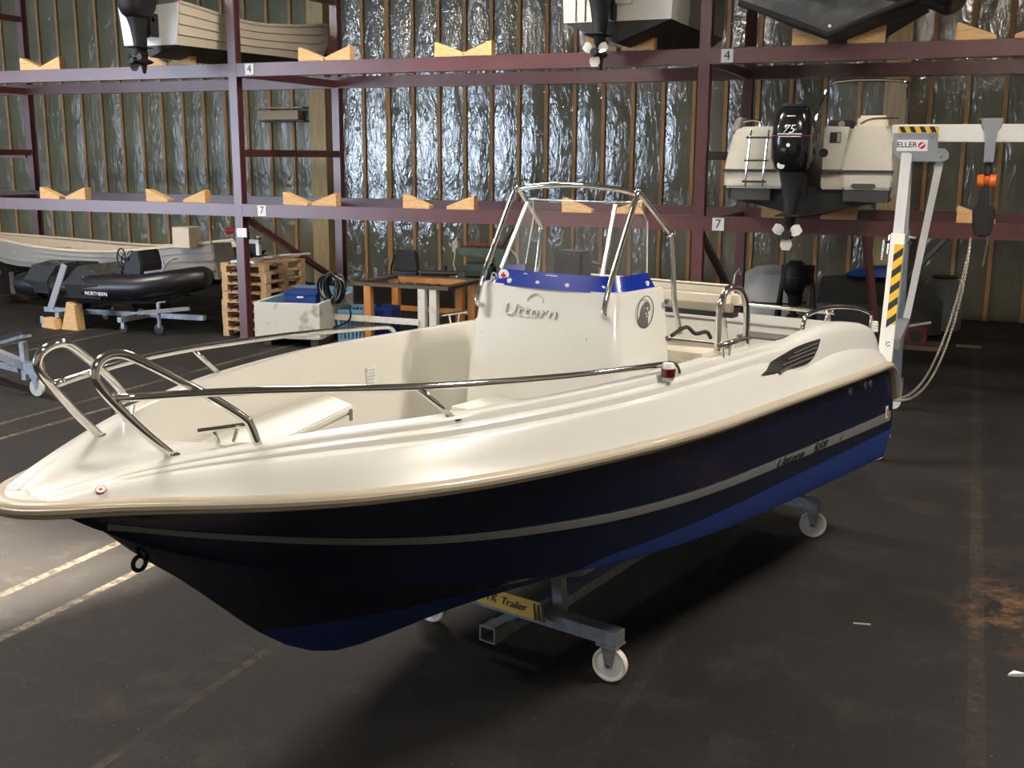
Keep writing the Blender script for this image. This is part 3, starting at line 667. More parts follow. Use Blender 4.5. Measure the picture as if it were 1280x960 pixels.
# foredeck between the two inner lines, in front of the cockpit opening
def u_front(s): return 2.36-.16*s*s
fd_ = []
for j in range(15):
    t = j/14; row_ = []
    for i in range(-8, 9):
        s = i/8; u = u_front(abs(s))+(2.89-u_front(abs(s)))*t
        v = interp(u, AL)*s; z = interp(u, AZ)+(.012*(1-s*s) if t > .15 else .012*(1-s*s)*t/.15)
        row_.append((u, v, z))
    fd_.append(row_)
dk.loft(fd_)
# bow tip
tip = deck_sec(2.89); ve = interp(2.89, RB, 1)-.004; ze = 1.652
edge = [(2.89, ve), (2.925, .104), (2.95, .058), (2.962, 0)]
front = [(u, v, ze) for u, v in edge]+[(u, -v, ze) for u, v in reversed(edge[:-1])]
back = [(2.89, ve, ze), (2.89, tip[5][0], tip[5][1]), (2.89, tip[0][0], tip[0][1]), (2.89, 0, tip[0][1]+.012), (2.89, -tip[0][0], tip[0][1]), (2.89, -tip[5][0], tip[5][1]), (2.89, -ve, ze)]
dk.loft([back, front])
dk.build('deck', gel, boat, smooth=True, auto=24)
# underside of the bow overhang
ov = [(u, interp(u, RB, 1), interp(u, RB, 2)-.004) for u in (2.6, 2.7, 2.8, 2.85, 2.89, 2.925, 2.95)]
MB().loft([[(u, -v, z), (u, 0, z), (u, v, z)] for u, v, z in ov]).build('bow_overhang', gel, boat)
# cockpit liner, sole and aft deck
al = [(u, interp(u, AL), interp(u, AZ)) for u in [-2.42+.1*i for i in range(47)]]+[(2.2, interp(2.2, AL), interp(2.2, AZ))]
fr_ = [(u_front(abs(s/8)), interp(u_front(abs(s/8)), AL)*s/8, interp(u_front(abs(s/8)), AZ)+.012*0) for s in range(7, -8, -1)]
loop = al+fr_+[(u, -v, z) for u, v, z in reversed(al)]
def low(u): return 1.0 if u < 1.0 else 1.0+.44*min(1, (u-1.0)/1.2)
def inset(p, d, z):
    u, v, _ = p
    return (min(u, 2.36-d*1.4) if u > 2.1 else u, v-math.copysign(min(d, abs(v)), v) if abs(v) > .02 else v, max(z, low(u)))
MB().loft([[p, inset(p, .018, p[2]-.05), inset(p, .03, 1.5), inset(p, .07, low(p[0])+.06), inset(p, .10, low(p[0]))] for p in loop]).build('cockpit_liner', liner_m, boat, smooth=True, auto=50)
sole = [inset(p, .10, 1.002) for p in loop if p[0] < 1.05]
MB().add(sole, [tuple(range(len(sole)))]).build('cockpit_sole', liner_m, boat)
zt = 1.648
af = MB(); af.box(-2.9, -2.42, -.90, .90, zt-.03, zt); af.box(-2.45, -2.42, -.86, .86, 1.0, zt); af.build('aft_deck', gel, boat, bevel=.012, smooth=True)
MB().prism([(-1.62, .62), (-1.42, .62), (-1.42, .88), (-1.62, .88)], lambda u, v: (u, v, 1.716), lambda u, v: (u, v, 1.728)).build('tread_pad', greyp, boat)
# bow benches with a seam and a latch
for s in (1, -1):
    inner = [(.80, .50), (1.36, .30), (1.75, .16), (2.1, .04)]
    outer = [(2.15, interp(2.15, AL)-.05), (1.9, interp(1.9, AL)-.05), (1.6, interp(1.6, AL)-.05), (1.2, interp(1.2, AL)-.05), (.9, interp(.9, AL)-.05), (.68, interp(.68, AL)-.05)]
    poly = [(u, s*v) for u, v in inner+outer]
    bb = MB().prism(poly, lambda u, v: (u, v, low(u)+.005), lambda u, v: (u, v, 1.482)).build('bow_bench', liner_m, boat)
    MB().prism([(u, v) for u, v in poly], lambda u, v: (u+.004, v, 1.487), lambda u, v: (u+.004, v, 1.525)).build('bench_lid', liner_m, bb, bevel=.008)
    MB().box(.83, .85, s*.49-.012, s*.49+.012, 1.45, 1.51, ).build('latch', greyp, bb)
MB().prism([(2.0, -.1), (2.32, -.06), (2.34, 0), (2.32, .06), (2.0, .1)], lambda u, v: (u, v, 1.44), lambda u, v: (u, v, 1.53)).build('bow_step', liner_m, boat)
# vent grille on the starboard liner
vg = MB(); 
for i in range(5): vg.box(.27, .34, -.866, -.845, 1.525+.018*i, 1.535+.018*i)
vg.box(.265, .345, -.868, -.856, 1.515, 1.612); vg.build('liner_vent', white, boat)
# console
cs = MB()
def con_ring(z, hw, uf, ub, r=.07):
    out = []
    for (cu, cv, a0) in ((uf-r, hw-r, 0), (ub+.02, hw-.02, PI/2), (ub+.02, -hw+.02, PI), (uf-r, -hw+r, 1.5*PI)):
        rr = r if cu > ub+.1 else .02
        for k_ in range(6):
            a = a0+PI/2*k_/5; out.append((cu+rr*math.cos(a), cv+rr*math.sin(a), z))
    return out
cs.loft([con_ring(1.0, .545, -.10, -.74), con_ring(1.55, .53, -.155, -.735), con_ring(1.86, .51, -.19, -.73), con_ring(1.875, .503, -.20, -.73), con_ring(2.06, .487, -.225, -.725), con_ring(2.085, .475, -.235, -.72)], closed=True, cap1=True)
console = cs.build('console', gel, boat, smooth=True, auto=40)
MB().prism([(-.34, 2.08), (-.34, 2.14), (-.50, 2.12), (-.70, 2.09), (-.71, 2.08)], lambda u, z: (u, -.30, z), lambda u, z: (u, .30, z)).build('dashboard', blackm, console)
text('embossed_name', 'Uttern', .092, gel, console, frame((-.204, -.095, 1.945), (0, 1, 0), (1, 0, .11)), .007, shear=.2, sx=1.5)
MB().tube([(-.214, -.06+.055*math.cos(a), 2.0+.05*math.sin(a)) for a in [PI*i/12 for i in range(13)]], .004, 8).build('embossed_swirl', gel, console, smooth=True)
em = MB(); cu_, cz_ = -.475, 1.965
cvv = .503
em.tube([(cu_+.088*math.cos(a), cvv+.002, cz_+.088*math.sin(a)) for a in [2*PI*i/32 for i in range(33)]], .003, 6)
emo = em.build('emblem_ring', greyp, console); emo['label'] = 'round grey emblem with a dark crested figure'
MB().prism([(.075, -.045), (.05, -.07), (.0, -.084), (-.035, -.075), (-.03, -.04), (-.035, -.01), (-.05, .01), (-.045, .035), (-.03, .05), (-.005, .058), (.015, .05), (.03, .03), (.05, -.01)], lambda a, b_: (cu_+a, cvv+.0005, cz_+b_), lambda a, b_: (cu_+a, cvv+.0025, cz_+b_)).build('emblem_figure', greyp, emo)
for a, b_, r in ((-.018, .018, .009), (-.03, -.005, .008), (-.015, -.025, .007), (-.005, -.01, .006), (.02, .025, .005)):
    MB().lathe([(r, .0), (r, .0035)], 10, (cu_+a, cvv, cz_+b_), 'y').build('emblem_spot', gel, emo)
for u_, z_ in ((-.70, 2.0), (-.71, 1.79)): MB().box(u_-.012, u_+.012, .505, .520, z_-.012, z_+.012).build('screw_cap', greyp, console)
for v_, z_ in ((-.42, 1.80), (.30, 1.83), (-.45, 1.56)): MB().lathe([(.010, -.2), (.010, -.165 if z_ < 1.6 else -.18)], 10, (0, v_, z_), 'x').build('screw_cap', white, console)
# windshield: blue lower strip wraps the console, smoked acrylic above
def wsring(z, hw, uf, ub):
    P = [(ub, -hw)]+[(uf-.16+.16*math.sin(a), -hw+.10-.10*math.cos(a)) for a in [PI/2*i/5 for i in range(6)]]
    P += [(uf+.02*(1-(v/(hw-.1))**2), v) for v in [(-1+.25*i)*(hw-.1) for i in range(1, 8)]]
    P += [(u, -v) for u, v in reversed(P[:7])]
    return [(u, v, z) for u, v in P]
bs = MB().loft([wsring(2.078, .462, -.238, -.66), wsring(2.165, .425, -.282, -.62)])
bso = bs.build('windshield_strip', bluestrip, boat, smooth=True, auto=60)
MB().loft([wsring(2.165, .424, -.283, -.62), wsring(2.45, .395, -.425, -.66), wsring(2.56, .36, -.475, -.60)]).build('windshield', glass, boat, smooth=True, auto=60)
wt = MB(); wt.tube([Vector(p) for p in wsring(2.56, .36, -.475, -.60)], .004, 6)
for s in (1, -1): wt.tube([(-.62, s*.424, 2.165), (-.66, s*.395, 2.45), (-.60, s*.36, 2.56)], .004, 6)
wt.build('windshield_edge', M('edge_white', (.75, .76, .76), .2), boat, smooth=True)
for s in (1, -1): MB().bar((-.272, s*.345, 2.17), (-.465, s*.30, 2.545), .022, .012, (1, 0, 0)).build('windshield_trim', alu, boat)
for v_ in (-.40, -.26, -.06, .14, .36): MB().lathe([(.014, 0), (.014, .012), (.004, .014)], 12, (-.245 if abs(v_) < .3 else -.27, v_, 2.105), 'x').build('fastener', white, bso, smooth=True)
MB().lathe([(.014, 0), (.014, .012)], 12, (-.58, 0, 2.11), 'y').build('fastener', white, bso).location.y = .445
stk = MB().lathe([(.036, 0), (.036, .008)], 20, (-.262, -.315, 2.13), 'x').build('round_sticker', white, bso)
MB().box(-.2545, -.2525, -.333, -.297, 2.123, 2.137).build('cross_mark', redm, stk); MB().box(-.2545, -.2525, -.322, -.308, 2.112, 2.148).build('cross_mark', redm, stk)
MB().tube([(-.268, -.395+.018*math.cos(a), 2.118+.022*math.sin(a)) for a in [2*PI*i/14 for i in range(13)]], .004, 6).build('white_mark', white, bso)
MB().box(-.262, -.254, -.02, .06, 2.147, 2.153).build('white_text', white, bso); MB().box(-.262, -.254, -.17, -.15, 2.147, 2.153).build('white_text', white, bso)
# stainless windshield frame
wf = MB()
for s in (1, -1):
    wf.tube([(-.20, s*.43, 1.955), (-.165, s*.432, 1.965), (-.158, s*.432, 2.0), (-.20, s*.43, 2.10), (-.33, s*.425, 2.33), (-.475, s*.42, 2.575), (-.505, s*.41, 2.612), (-.545, s*.415, 2.60), (-.80, s*.45, 2.40), (-.825, s*.458, 2.36), (-.83, s*.475, 2.2), (-.82, s*.50, 1.98), (-.84, s*.535, 1.80)], .016, 10, smooth=4)
wf.tube([(-.50, -.41, 2.607), (-.48, -.3, 2.63), (-.46, 0, 2.65), (-.48, .3, 2.63), (-.50, .41, 2.607)], .016, 10, smooth=5)
wf.build('windshield_frame', chrome, boat, smooth=True, auto=0)
# steering position seen through the screen
MB().box(-.62, -.50, -.14, .06, 2.1, 2.27).build('chart_plotter', blackm, boat, bevel=.015)
MB().tube([(-.76, -.02+.18*math.cos(a), 2.0+.18*math.sin(a)) for a in [2*PI*i/24 for i in range(25)]], .014, 8).build('steering_wheel', blackm, boat, smooth=True)
MB().tube([(-.74, .53, 1.80), (-.86, .56, 1.84), (-.9, .60, 1.80), (-1.0, .62, 1.80), (-1.1, .60, 1.75)], .012, 8, smooth=4).build('cable', blackm, boat, smooth=True)
# console front seat, helm seat, back cushion
MB().box(-.16, .26, -.34, .34, 1.0, 1.44).build('front_seat', liner_m, boat, bevel=.03, smooth=True)
MB().box(-1.62, -1.10, -.55, .55, 1.0, 1.50).build('helm_seat_box', liner_m, boat, bevel=.03, smooth=True)
MB().box(-1.62, -1.08, -.58, .58, 1.50, 1.64).build('seat_cushion', cream, boat, bevel=.045, smooth=True)
bk = MB().box(-1.50, -1.34, -.64, .64, 1.865, 2.035).build('backrest_cushion', cream, boat, bevel=.06, smooth=True, auto=70)
MB().box(-1.47, -1.38, -.60, .60, 1.835, 1.866).build('backrest_gap_shade', blackm, boat)  # black strip standing in for shade in the gap under the cushion
pp = MB(); pp.tube([(-1.36, -.6, 2.03), (-1.36, 0, 2.031), (-1.36, .6, 2.03)], .004, 6); pp.tube([(-1.36, .56, 1.868), (-1.339, .56, 1.90), (-1.339, .56, 2.0), (-1.36, .56, 2.032), (-1.48, .56, 2.036)], .004, 6); pp.build('piping', M('piping_brown', (.10, .07, .05), .5), bk)
sf = MB(); sf.tube([(-1.12, -.6, 1.70), (-1.12, .62, 1.70), (-1.16, .66, 1.70), (-1.55, .66, 1.70)], .018, 10, smooth=3)
for v_ in (-.5, .5): sf.tube([(-1.55, v_, 1.6), (-1.46, v_, 1.9)], .014, 8)
sf.build('seat_frame', chrome, boat, smooth=True)
# chrome rails
def railpart(name, pts, r=.0145, sm=5, n=12, flanges=()):
    o = MB().tube(pts, r, n, smooth=sm).build(name, chrome, boat, smooth=True, auto=0)
    for f in flanges: MB().lathe([(.030, 0), (.030, .005), (.018, .008)], 16, f, 'z').build('flange', chrome, o, smooth=True)
    return o
for s in (1, -1):
    railpart('bow_loop', [(2.44, s*.222, 1.728), (2.55, s*.205, 1.845), (2.655, s*.185, 1.975), (2.70, s*.18, 2.045), (2.695, s*.176, 2.09), (2.66, s*.172, 2.118), (2.60, s*.180, 2.124), (2.53, s*.212, 2.088), (2.35, s*.315, 1.955), (2.245, s*.380, 1.862), (2.222, s*.395, 1.825), (2.205, s*.408, 1.755)], .0165, 4, flanges=((2.44, s*.222, 1.733), (2.205, s*.408, 1.747)))
    railpart('bow_rail', [(2.645, s*.185, 1.975), (2.3, s*.375, 1.965), (2.0, s*.535, 1.945), (1.64, s*.70, 1.916), (1.2, s*.825, 1.885), (.8, s*.905, 1.858), (.4, s*.94, 1.83), (.10, s*.955, 1.808), (.03, s*.958, 1.797), (-.005, s*.96, 1.775), (-.02, s*.962, 1.745)], .0155, 4)
    railpart('rail_stanchion', [(1.642, s*.704, 1.912), (1.55, s*.718, 1.835), (1.457, s*.735, 1.755)], .0125, 1, flanges=((1.457, s*.735, 1.757),))
    # bow cleats
    c = MB().tube([(2.245, s*.30, 1.795), (2.43, s*.30, 1.795)], .0105, 8).build('bow_cleat', chrome, boat, smooth=True) if False else MB()
    a, b_ = Vector((2.17, s*.345, 1.815)), Vector((2.36, s*.262, 1.812))
    c.tube([a, b_], .0105, 10)
    for t in (.28, .72):
        p = a.lerp(b_, t); q = a.lerp(b_, .5+(t-.5)*.6); c.tube([p, (q.x, q.y, 1.757)], .008, 8)
    c.build('bow_cleat', chrome, boat, smooth=True)
    c = MB(); a, b_ = Vector((-.70, s*.955, 1.815)), Vector((-.45, s*.955, 1.818)); c.tube([a, b_], .009, 10)
    for t in (.3, .7): p = a.lerp(b_, t); c.tube([p, (a.x+(b_.x-a.x)*(.5+(t-.5)*.7), s*.955, 1.75)], .007, 8)
    c.build('side_cleat', chrome, boat, smooth=True)
    # stern rails
    railpart('stern_rail', [(-1.70, s*.93, 1.75), (-1.74, s*.925, 1.82), (-1.84, s*.92, 1.845), (-2.2, s*.92, 1.845), (-2.6, s*.93, 1.80), (-2.86, s*.95, 1.74), (-2.92, s*.955, 1.70), (-2.90, s*.955, 1.60)], .0145, 4)
    railpart('rail_stanchion', [(-2.15, s*.92, 1.845), (-2.10, s*.925, 1.73)], .011, 1)
railpart('hand_loop', [(-.575, .90, 1.75), (-.58, .90, 1.95), (-.60, .90, 2.04), (-.66, .90, 2.095), (-.74, .90, 2.105), (-.84, .90, 2.08), (-.91, .90, 2.01), (-.935, .90, 1.92), (-.945, .90, 1.74)], .0185, 4)
railpart('hand_loop_bar', [(-.575, .90, 1.80), (-.945, .90, 1.80)], .015, 1)
railpart('aft_rail', [(-2.46, -.80, 1.66), (-2.46, -.78, 1.76), (-2.46, -.7, 1.775), (-2.46, .72, 1.775), (-2.46, .80, 1.76), (-2.46, .83, 1.66)], .0145, 4)
# navigation light, port red
nv = MB().lathe([(.030, 0), (.032, .012), (.034, .07), (.026, .085), (.0, .087)], 18, (.13, .985, 1.738)).build('nav_light', white, boat, smooth=True)
MB().lathe([(.0352, .018), (.0356, .06)], 18, (.135, .988, 1.738)).build('red_lens', M('red_lens', (.12, .006, .008), .2, coat=.8), nv, smooth=True)
# engine air vent, louvred, on each quarter
def deck_v(u, z):
    p = deck_sec(u); best = p[-1][0]
    for a, c in zip(p[4:-1], p[5:]):
        if min(a[1], c[1]) <= z <= max(a[1], c[1]) and a[1] != c[1]: return a[0]+(c[0]-a[0])*(z-a[1])/(c[1]-a[1])
    return p[4][0] if z > p[4][1] else best
vtop = [(-.80, 1.628), (-1.0, 1.658), (-1.15, 1.678), (-1.35, 1.697), (-1.55, 1.705), (-1.74, 1.705)]
vbot = [(-1.70, 1.665), (-1.60, 1.612), (-1.50, 1.590), (-1.2, 1.598), (-1.0, 1.612)]
for s in (1, -1):
    gs = []
    for i in range(17):
        u = -.80-.94*i/16; zt_ = interp(u, [(-x, z) for x, z in []] or [(x, z) for x, z in reversed(vtop)]); zb_ = interp(u, ((-1.74, 1.70), (-1.70, 1.665), (-1.60, 1.612), (-1.50, 1.590), (-1.2, 1.598), (-1.0, 1.612), (-.80, 1.627)))
        zz = [zb_+(zt_-zb_)*j/5 for j in range(6)]
        gs.append([(u, s*(deck_v(u, zz[0])-.004), zz[0])]+[(u, s*(deck_v(u, z)+.008), z) for z in zz]+[(u, s*(deck_v(u, zz[5])-.004), zz[5])])
    v_ = MB().loft(gs, cap0=True, cap1=True).build('side_vent', blackm, boat, smooth=True)
    for k_ in range(4):
        za, zb_ = 1.606+.022*k_, 1.616+.024*k_; ua, ub = -1.02-.10*k_, -1.58-.035*k_
        pts = [(ua+(ub-ua)*i/6, za+(zb_-za)*i/6) for i in range(7)]
        MB().tube([(u, s*(deck_v(u, z)+.012), z) for u, z in pts], .0065, 6).build('louvre', M('louvre_brown', (.10, .085, .075), .4) if k_ == 0 and s == 1 else bpy.data.materials['louvre_brown'], v_, smooth=True)
MB().lathe([(.0, 0), (.022, .004), (.024, .02), (.018, .022), (.024, .038), (.018, .04), (.024, .056), (.018, .058), (.02, .075), (.0, .08)], 14, (-2.9, .99, 1.60)).build('shore_fitting', white, boat, smooth=True)
d0, d1, d2_ = deck_sec(2.72), deck_sec(2.76), None
pA, pB = Vector((2.74, (d0[9][0]+d1[9][0])/2, (d0[9][1]+d1[9][1])/2)), Vector((2.74, (d0[10][0]+d1[10][0])/2, (d0[10][1]+d1[10][1])/2))
tn = Vector((.04, d1[9][0]-d0[9][0], d1[9][1]-d0[9][1])).normalized(); nm_ = tn.cross(pB-pA).normalized(); nm_ = nm_ if nm_.z > 0 else -nm_
bdo = MB().lathe([(.018, 0), (.018, .002)], 20).build('bow_sticker', redm, boat); Fm = frame((pA+pB)/2+nm_*.003, tn, nm_); bdo.data.transform(Fm)
o = MB().lathe([(.015, .002), (.015, .0026)], 20).build('sticker_face', white, bdo); o.data.transform(Fm)
o = MB().lathe([(.007, .0026), (.007, .0032)], 12).build('sticker_mark', redm, bdo); o.data.transform(Fm)
# swim platform and transom shelf
MB().box(-3.45, -3.08, -.95, .95, 1.05, 1.12).build('swim_platform', gel, boat, bevel=.02, smooth=True)

# ------------------------------------------------------------------ boat trolley
tr = thing('boat_trolley', 'galvanised steel trolley with white casters carrying the blue boat', 'trolley', BO, HEAD)
for u in (.03, -2.88):
    MB().box(u-.05, u+.05, -.70, .70, .225, .305).build('cross_beam', galv, tr, bevel=.004)
    for s in (1, -1):
        if u > 0:
            MB().bar((u-.06, s*.28, .20), (u-.06, s*.25, .50), .05, .07).build('support_post', galv, tr)
            MB().bar((u-.06, s*.10, .462), (u-.06, s*.45, .575), .12, .03, (0, 0, 1)).build('support_pad', galv, tr)
        else:
            MB().bar((u+.2, s*.5, .30), (u+.2, s*.5, .52), .05, .05).build('support_post', galv, tr)
            MB().bar((u+.2, s*.36, .49), (u+.2, s*.68, .565), .12, .03).build('support_pad', galv, tr)
        base = MB().box(u-.06, u+.06, s*.64-.06, s*.64+.06, .213, .225)
        cb = base.build('caster_plate', galv, tr)
        th = -1.40 if u > 0 else -1.28
        R_ = Matrix.Translation((u, s*.64, 0)) @ Matrix.Rotation(th, 4, 'Z')
        fk = MB(); 
        for q in (-.028, .028): fk.prism([(-.045, .213), (.045, .213), (.02, .085), (-.02, .085)], lambda x, z: R_ @ Vector((x, q-.002, z)), lambda x, z: R_ @ Vector((x, q+.002, z)))
        fk.build('fork', galv, cb)
        wl = MB(); prof = [(.02, -.026), (.03, -.02), (.075, -.014), (.085, -.022), (.096, -.022), (.099, -.012), (.099, .012), (.096, .022), (.085, .022), (.075, .014), (.03, .02), (.02, .026)]
        wl.lathe(prof, 32, (0, 0, 0), 'y'); w_ = wl.build('wheel', wheelw, cb, smooth=True); w_.data.transform(R_ @ Matrix.Translation((0, 0, .1)))
        ax_ = MB().lathe([(.012, -.04), (.012, .04)], 12, (0, 0, 0), 'y').build('axle_bolt', chrome, cb, smooth=True); ax_.data.transform(R_ @ Matrix.Translation((0, 0, .1)))
MB().box(-3.1, .18, -.045, .045, .15, .225).build('spine', galv, tr)
MB().bar((-.1, .22, .30), (-1.6, .08, .25), .06, .06).build('side_arm', galv, tr)
MB().bar((-.1, -.22, .30), (-1.6, -.08, .25), .06, .06).build('side_arm', galv, tr)
so_ = MB(); so_.box(.18, .30, -.055, .055, .14, .15); so_.box(.18, .30, -.055, .055, .225, .235); so_.box(.18, .30, -.055, -.045, .14, .235); so_.box(.18, .30, .045, .055, .14, .235); so_.build('socket_tube', galv, tr)
yl = MB().add([(.10, -.26, .335), (.10, .16, .335), (.14, .20, .245), (.14, -.26, .25), (.095, -.26, .335), (.095, .16, .335), (.135, .20, .245), (.135, -.26, .25)], [(0, 1, 2, 3), (4, 7, 6, 5), (0, 4, 5, 1), (1, 5, 6, 2), (2, 6, 7, 3), (3, 7, 4, 0)]).build('name_plate', yellow, tr); yl.location = (0, .06, .03)
text('plate_lettering', 'TK', .06, inkm, yl, frame((.123, -.17, .292), (0, 1, 0), (.09, 0, .04)), .001, sx=1.1); text('plate_lettering', 'Trailer', .06, inkm, yl, frame((.123, -.01, .292), (0, 1, 0), (.09, 0, .04)), .001, sx=1.1)
for i in range(3): MB().bar((.118-.0, .13+.03*i, .33), (.145, .16+.03*i, .25), .012, .004, (1, 0, .5)).build('hazard_bar', inkm, yl)
tb = MB().bar((.16, -.70, .38), (.16, -.30, .34), .05, .05).build('roller_arm', galv, tr)

# ------------------------------------------------------------------ gantry crane and hoist
CX, CY = -.63, 11.9
gc = thing('gantry_crane', 'white aluminium gantry crane with grey head plate behind the blue boat', 'crane', (CX, CY, 0))
MB().box(-.18, 4.2, -.05, .05, 2.975, 3.145).build('beam', crane_white, gc, bevel=.006)
hp_ = MB().prism([(-.16, 2.99), (.26, 2.99), (.26, 2.985), (.26, 2.91), (.33, 2.91), (.37, 2.87), (.37, 2.81), (.33, 2.78), (-.06, 2.78), (-.16, 2.86)], lambda x, z: (x, -.09, z), lambda x, z: (x, .09, z)).build('head_plate', grey_plate, gc, bevel=.006)
MB().box(-.16, .26, -.088, .088, 2.985, 3.06).build('head_clamp', grey_plate, gc)
for x, z in ((-.1, 3.03), (.2, 3.03), (-.05, 2.82), (.3, 2.83), (.02, 2.87), (.28, 2.88)): MB().lathe([(.013, -.1), (.013, -.085)], 10, (x, 0, z), 'y').build('bolt', chrome, hp_)
sg = MB().box(-.12, .17, -.094, -.089, 2.885, 2.995).build('name_sign', paper, gc); sg['label'] = 'white sign reading ELLER with a round red logo'
text('sign_lettering', 'ELLER', .075, M('ink_navy', (.02, .02, .05), .5), sg, FRONT(-.025, -.0955, 2.945), .001, bold=.0008)
MB().lathe([(.034, -.0965), (.034, -.094)], 20, (.115, 0, 2.94), 'y').build('logo_disc', redm, sg)
MB().bar((.095, -.0975, 2.925), (.135, -.0975, 2.96), .002, .016, (0, 0, 1)).build('logo_slash', paper, sg)
hz = MB().box(-.12, .26, -.056, -.0505, 3.065, 3.125).build('hazard_strip', yellow, gc)
for i in range(4):
    x = -.085+.095*i; MB().prism([(x, 3.0655), (x+.045, 3.0655), (x+.015, 3.1245), (x-.03, 3.1245)], lambda a, z: (a, -.058, z), lambda a, z: (a, -.0562, z)).build('hazard_bar', inkm, hz)
def leg_pt(t, sgn): # t = height
    z = t; y = sgn*(.04+(2.8-z)/2.8*(1.45 if sgn < 0 else 1.1)); return Vector((-.02, y, z))
for sgn in (-1, 1):
    MB().bar(leg_pt(2.85, sgn), leg_pt(1.7, sgn), .15, .10, (1, 0, 0)).build('upper_leg', alu, gc)
    lg = MB().bar(leg_pt(2.05, sgn), leg_pt(.30, sgn), .19 if sgn < 0 else .17, .13, (1, 0, 0)).build('lower_leg', crane_white if sgn < 0 else grey_plate, gc)
    a, c = leg_pt(2.05, sgn), leg_pt(.3, sgn); dd = (c-a).normalized(); nrm = Vector((1, 0, 0)).cross(dd); nrm = -nrm if nrm.y > 0 else nrm
    if sgn < 0:
        F_ = frame(a+nrm*.0655*1.0, (1, 0, 0), nrm) if False else None
        def lp(x, t, e): return a+dd*t+Vector((x, 0, 0))+nrm*e
        hs = MB().add([lp(-.02, .12, .098), lp(.065, .12, .098), lp(.065, .95, .098), lp(-.02, .95, .098), lp(-.02, .12, .094), lp(.065, .12, .094), lp(.065, .95, .094), lp(-.02, .95, .094)], [(0, 1, 2, 3), (7, 6, 5, 4), (0, 4, 5, 1), (2, 6, 7, 3), (1, 5, 6, 2), (3, 7, 4, 0)]).build('hazard_strip', yellow, gc)
        for i in range(5):
            t = .18+.17*i; MB().add([lp(-.02, t+.05, .0985), lp(.065, t-.03, .0985), lp(.065, t+.05, .0985), lp(-.02, t+.13, .0985)], [(0, 1, 2, 3)]).build('hazard_bar', inkm, hs)
        MB().tube([lp(.02+.02*math.cos(q), 1.15+.02*math.sin(q), .099) for q in [.5+5*i/10 for i in range(11)]], .004, 6).build('logo_ring', bluem, hs)
    bt = leg_pt(.3, sgn); cbk = MB().box(bt.x-.09, bt.x+.09, bt.y-.08, bt.y+.08, .16, .36).build('foot_clamp', grey_plate, gc, bevel=.008)
    MB().lathe([(.03, -.03), (.08, -.03), (.085, -.02), (.085, .02), (.08, .03), (.03, .03)], 24, (bt.x, bt.y, .085), 'y').build('foot_wheel', wheelw, cbk, smooth=True)
    MB().tube([(bt.x+.1, bt.y-.03, .25), (bt.x+.13, bt.y-.03, .25)], .02, 8).build('clamp_bolt', chrome, cbk)
    cl = leg_pt(2.0, sgn); q = MB(); q.tube([(cl.x-.11, cl.y, 2.0), (cl.x+.13, cl.y, 2.0)], .016, 8); q.tube([(cl.x-.13, cl.y, 2.02), (cl.x-.14, cl.y, 1.82)], .012, 8); q.build('locking_pin', chrome, gc, smooth=True)
MB().box(-.08, .10, leg_pt(1.0, -1).y, leg_pt(1.0, 1).y, 1.02, 1.10).build('tie_bar', grey_plate, gc)
MB().bar((.30, 0, 2.84), (.08, .45, 1.14), .07, .05, (0, 1, 0)).build('diagonal_brace', crane_white, gc)

ho = thing('chain_hoist', 'orange and black chain hoist hanging from the white crane beam', 'hoist', (CX+.74, CY, 0))
tro = MB().prism([(-.10, 3.20), (.10, 3.20), (.09, 3.12), (.05, 3.07), (.045, 2.78), (-.045, 2.78), (-.05, 3.07), (-.09, 3.12)], lambda x, z: (x, -.075, z), lambda x, z: (x, -.055, z)); tro.prism([(-.10, 3.20), (.10, 3.20), (.09, 3.12), (.05, 3.07), (.045, 2.78), (-.045, 2.78), (-.05, 3.07), (-.09, 3.12)], lambda x, z: (x, .055, z), lambda x, z: (x, .075, z)); tro.box(-.09, .09, -.06, .06, 3.155, 3.195); tro.box(-.04, .04, -.06, .06, 2.78, 2.80)
tro.build('trolley_plate', grey_plate, ho, bevel=.005)
MB().tube([(.03*math.cos(q), 0, 2.71+.06*math.sin(q)) for q in [2*PI*i/16 for i in range(17)]], .014, 8).build('top_hook', blackm, ho, smooth=True)
MB().lathe([(.03, -.09), (.062, -.085), (.068, -.03), (.05, -.02), (.05, .02), (.068, .03), (.062, .085), (.03, .09)], 20, (0, 0, 2.60), 'x').build('hoist_body', orange, ho, smooth=True)
MB().prism([(-.05, 2.58), (.03, 2.58), (.06, 2.30), (-.07, 2.30)], lambda x, z: (x, -.03, z), lambda x, z: (x, .03, z)).build('hoist_frame', blackm, ho, bevel=.01)
MB().prism([(-.11, 2.33), (-.09, 2.36), (.09, 2.36), (.11, 2.33), (.09, 2.10), (.05, 2.05), (-.05, 2.05), (-.09, 2.10)], lambda x, z: (x, -.07, z), lambda x, z: (x, .07, z)).build('chain_bag', blackm, ho, bevel=.02, smooth=True)
def chain_mesh(pts, wire=.0035, wid=.0085, pitch_=.024):
    P = [Vector(p) for p in pts]; mb = MB(); acc = [P[0]]; rest = 0
    for a, b_ in zip(P[:-1], P[1:]):
        L_ = (b_-a).length; t = pitch_-rest
        while t <= L_: acc.append(a.lerp(b_, t/L_)); t += pitch_
        rest = (rest+L_) % pitch_
    for k_ in range(len(acc)-1):
        a, b_ = acc[k_], acc[k_+1]; d_ = (b_-a).normalized(); x = d_.cross(Vector((0.3, 1, 0))); x.normalize(); y = d_.cross(x); w = x if k_ % 2 else y
        mb.tube([a+w*wid, b_+w*wid, b_+d_*wid*.8, b_-w*wid, a-w*wid, a-d_*wid*.8, a+w*wid], wire, 5, cap=False)
    return mb
ch1 = [(.04, -.02, 2.55), (.06, -.03, 2.0), (.035, -.03, 1.75)]
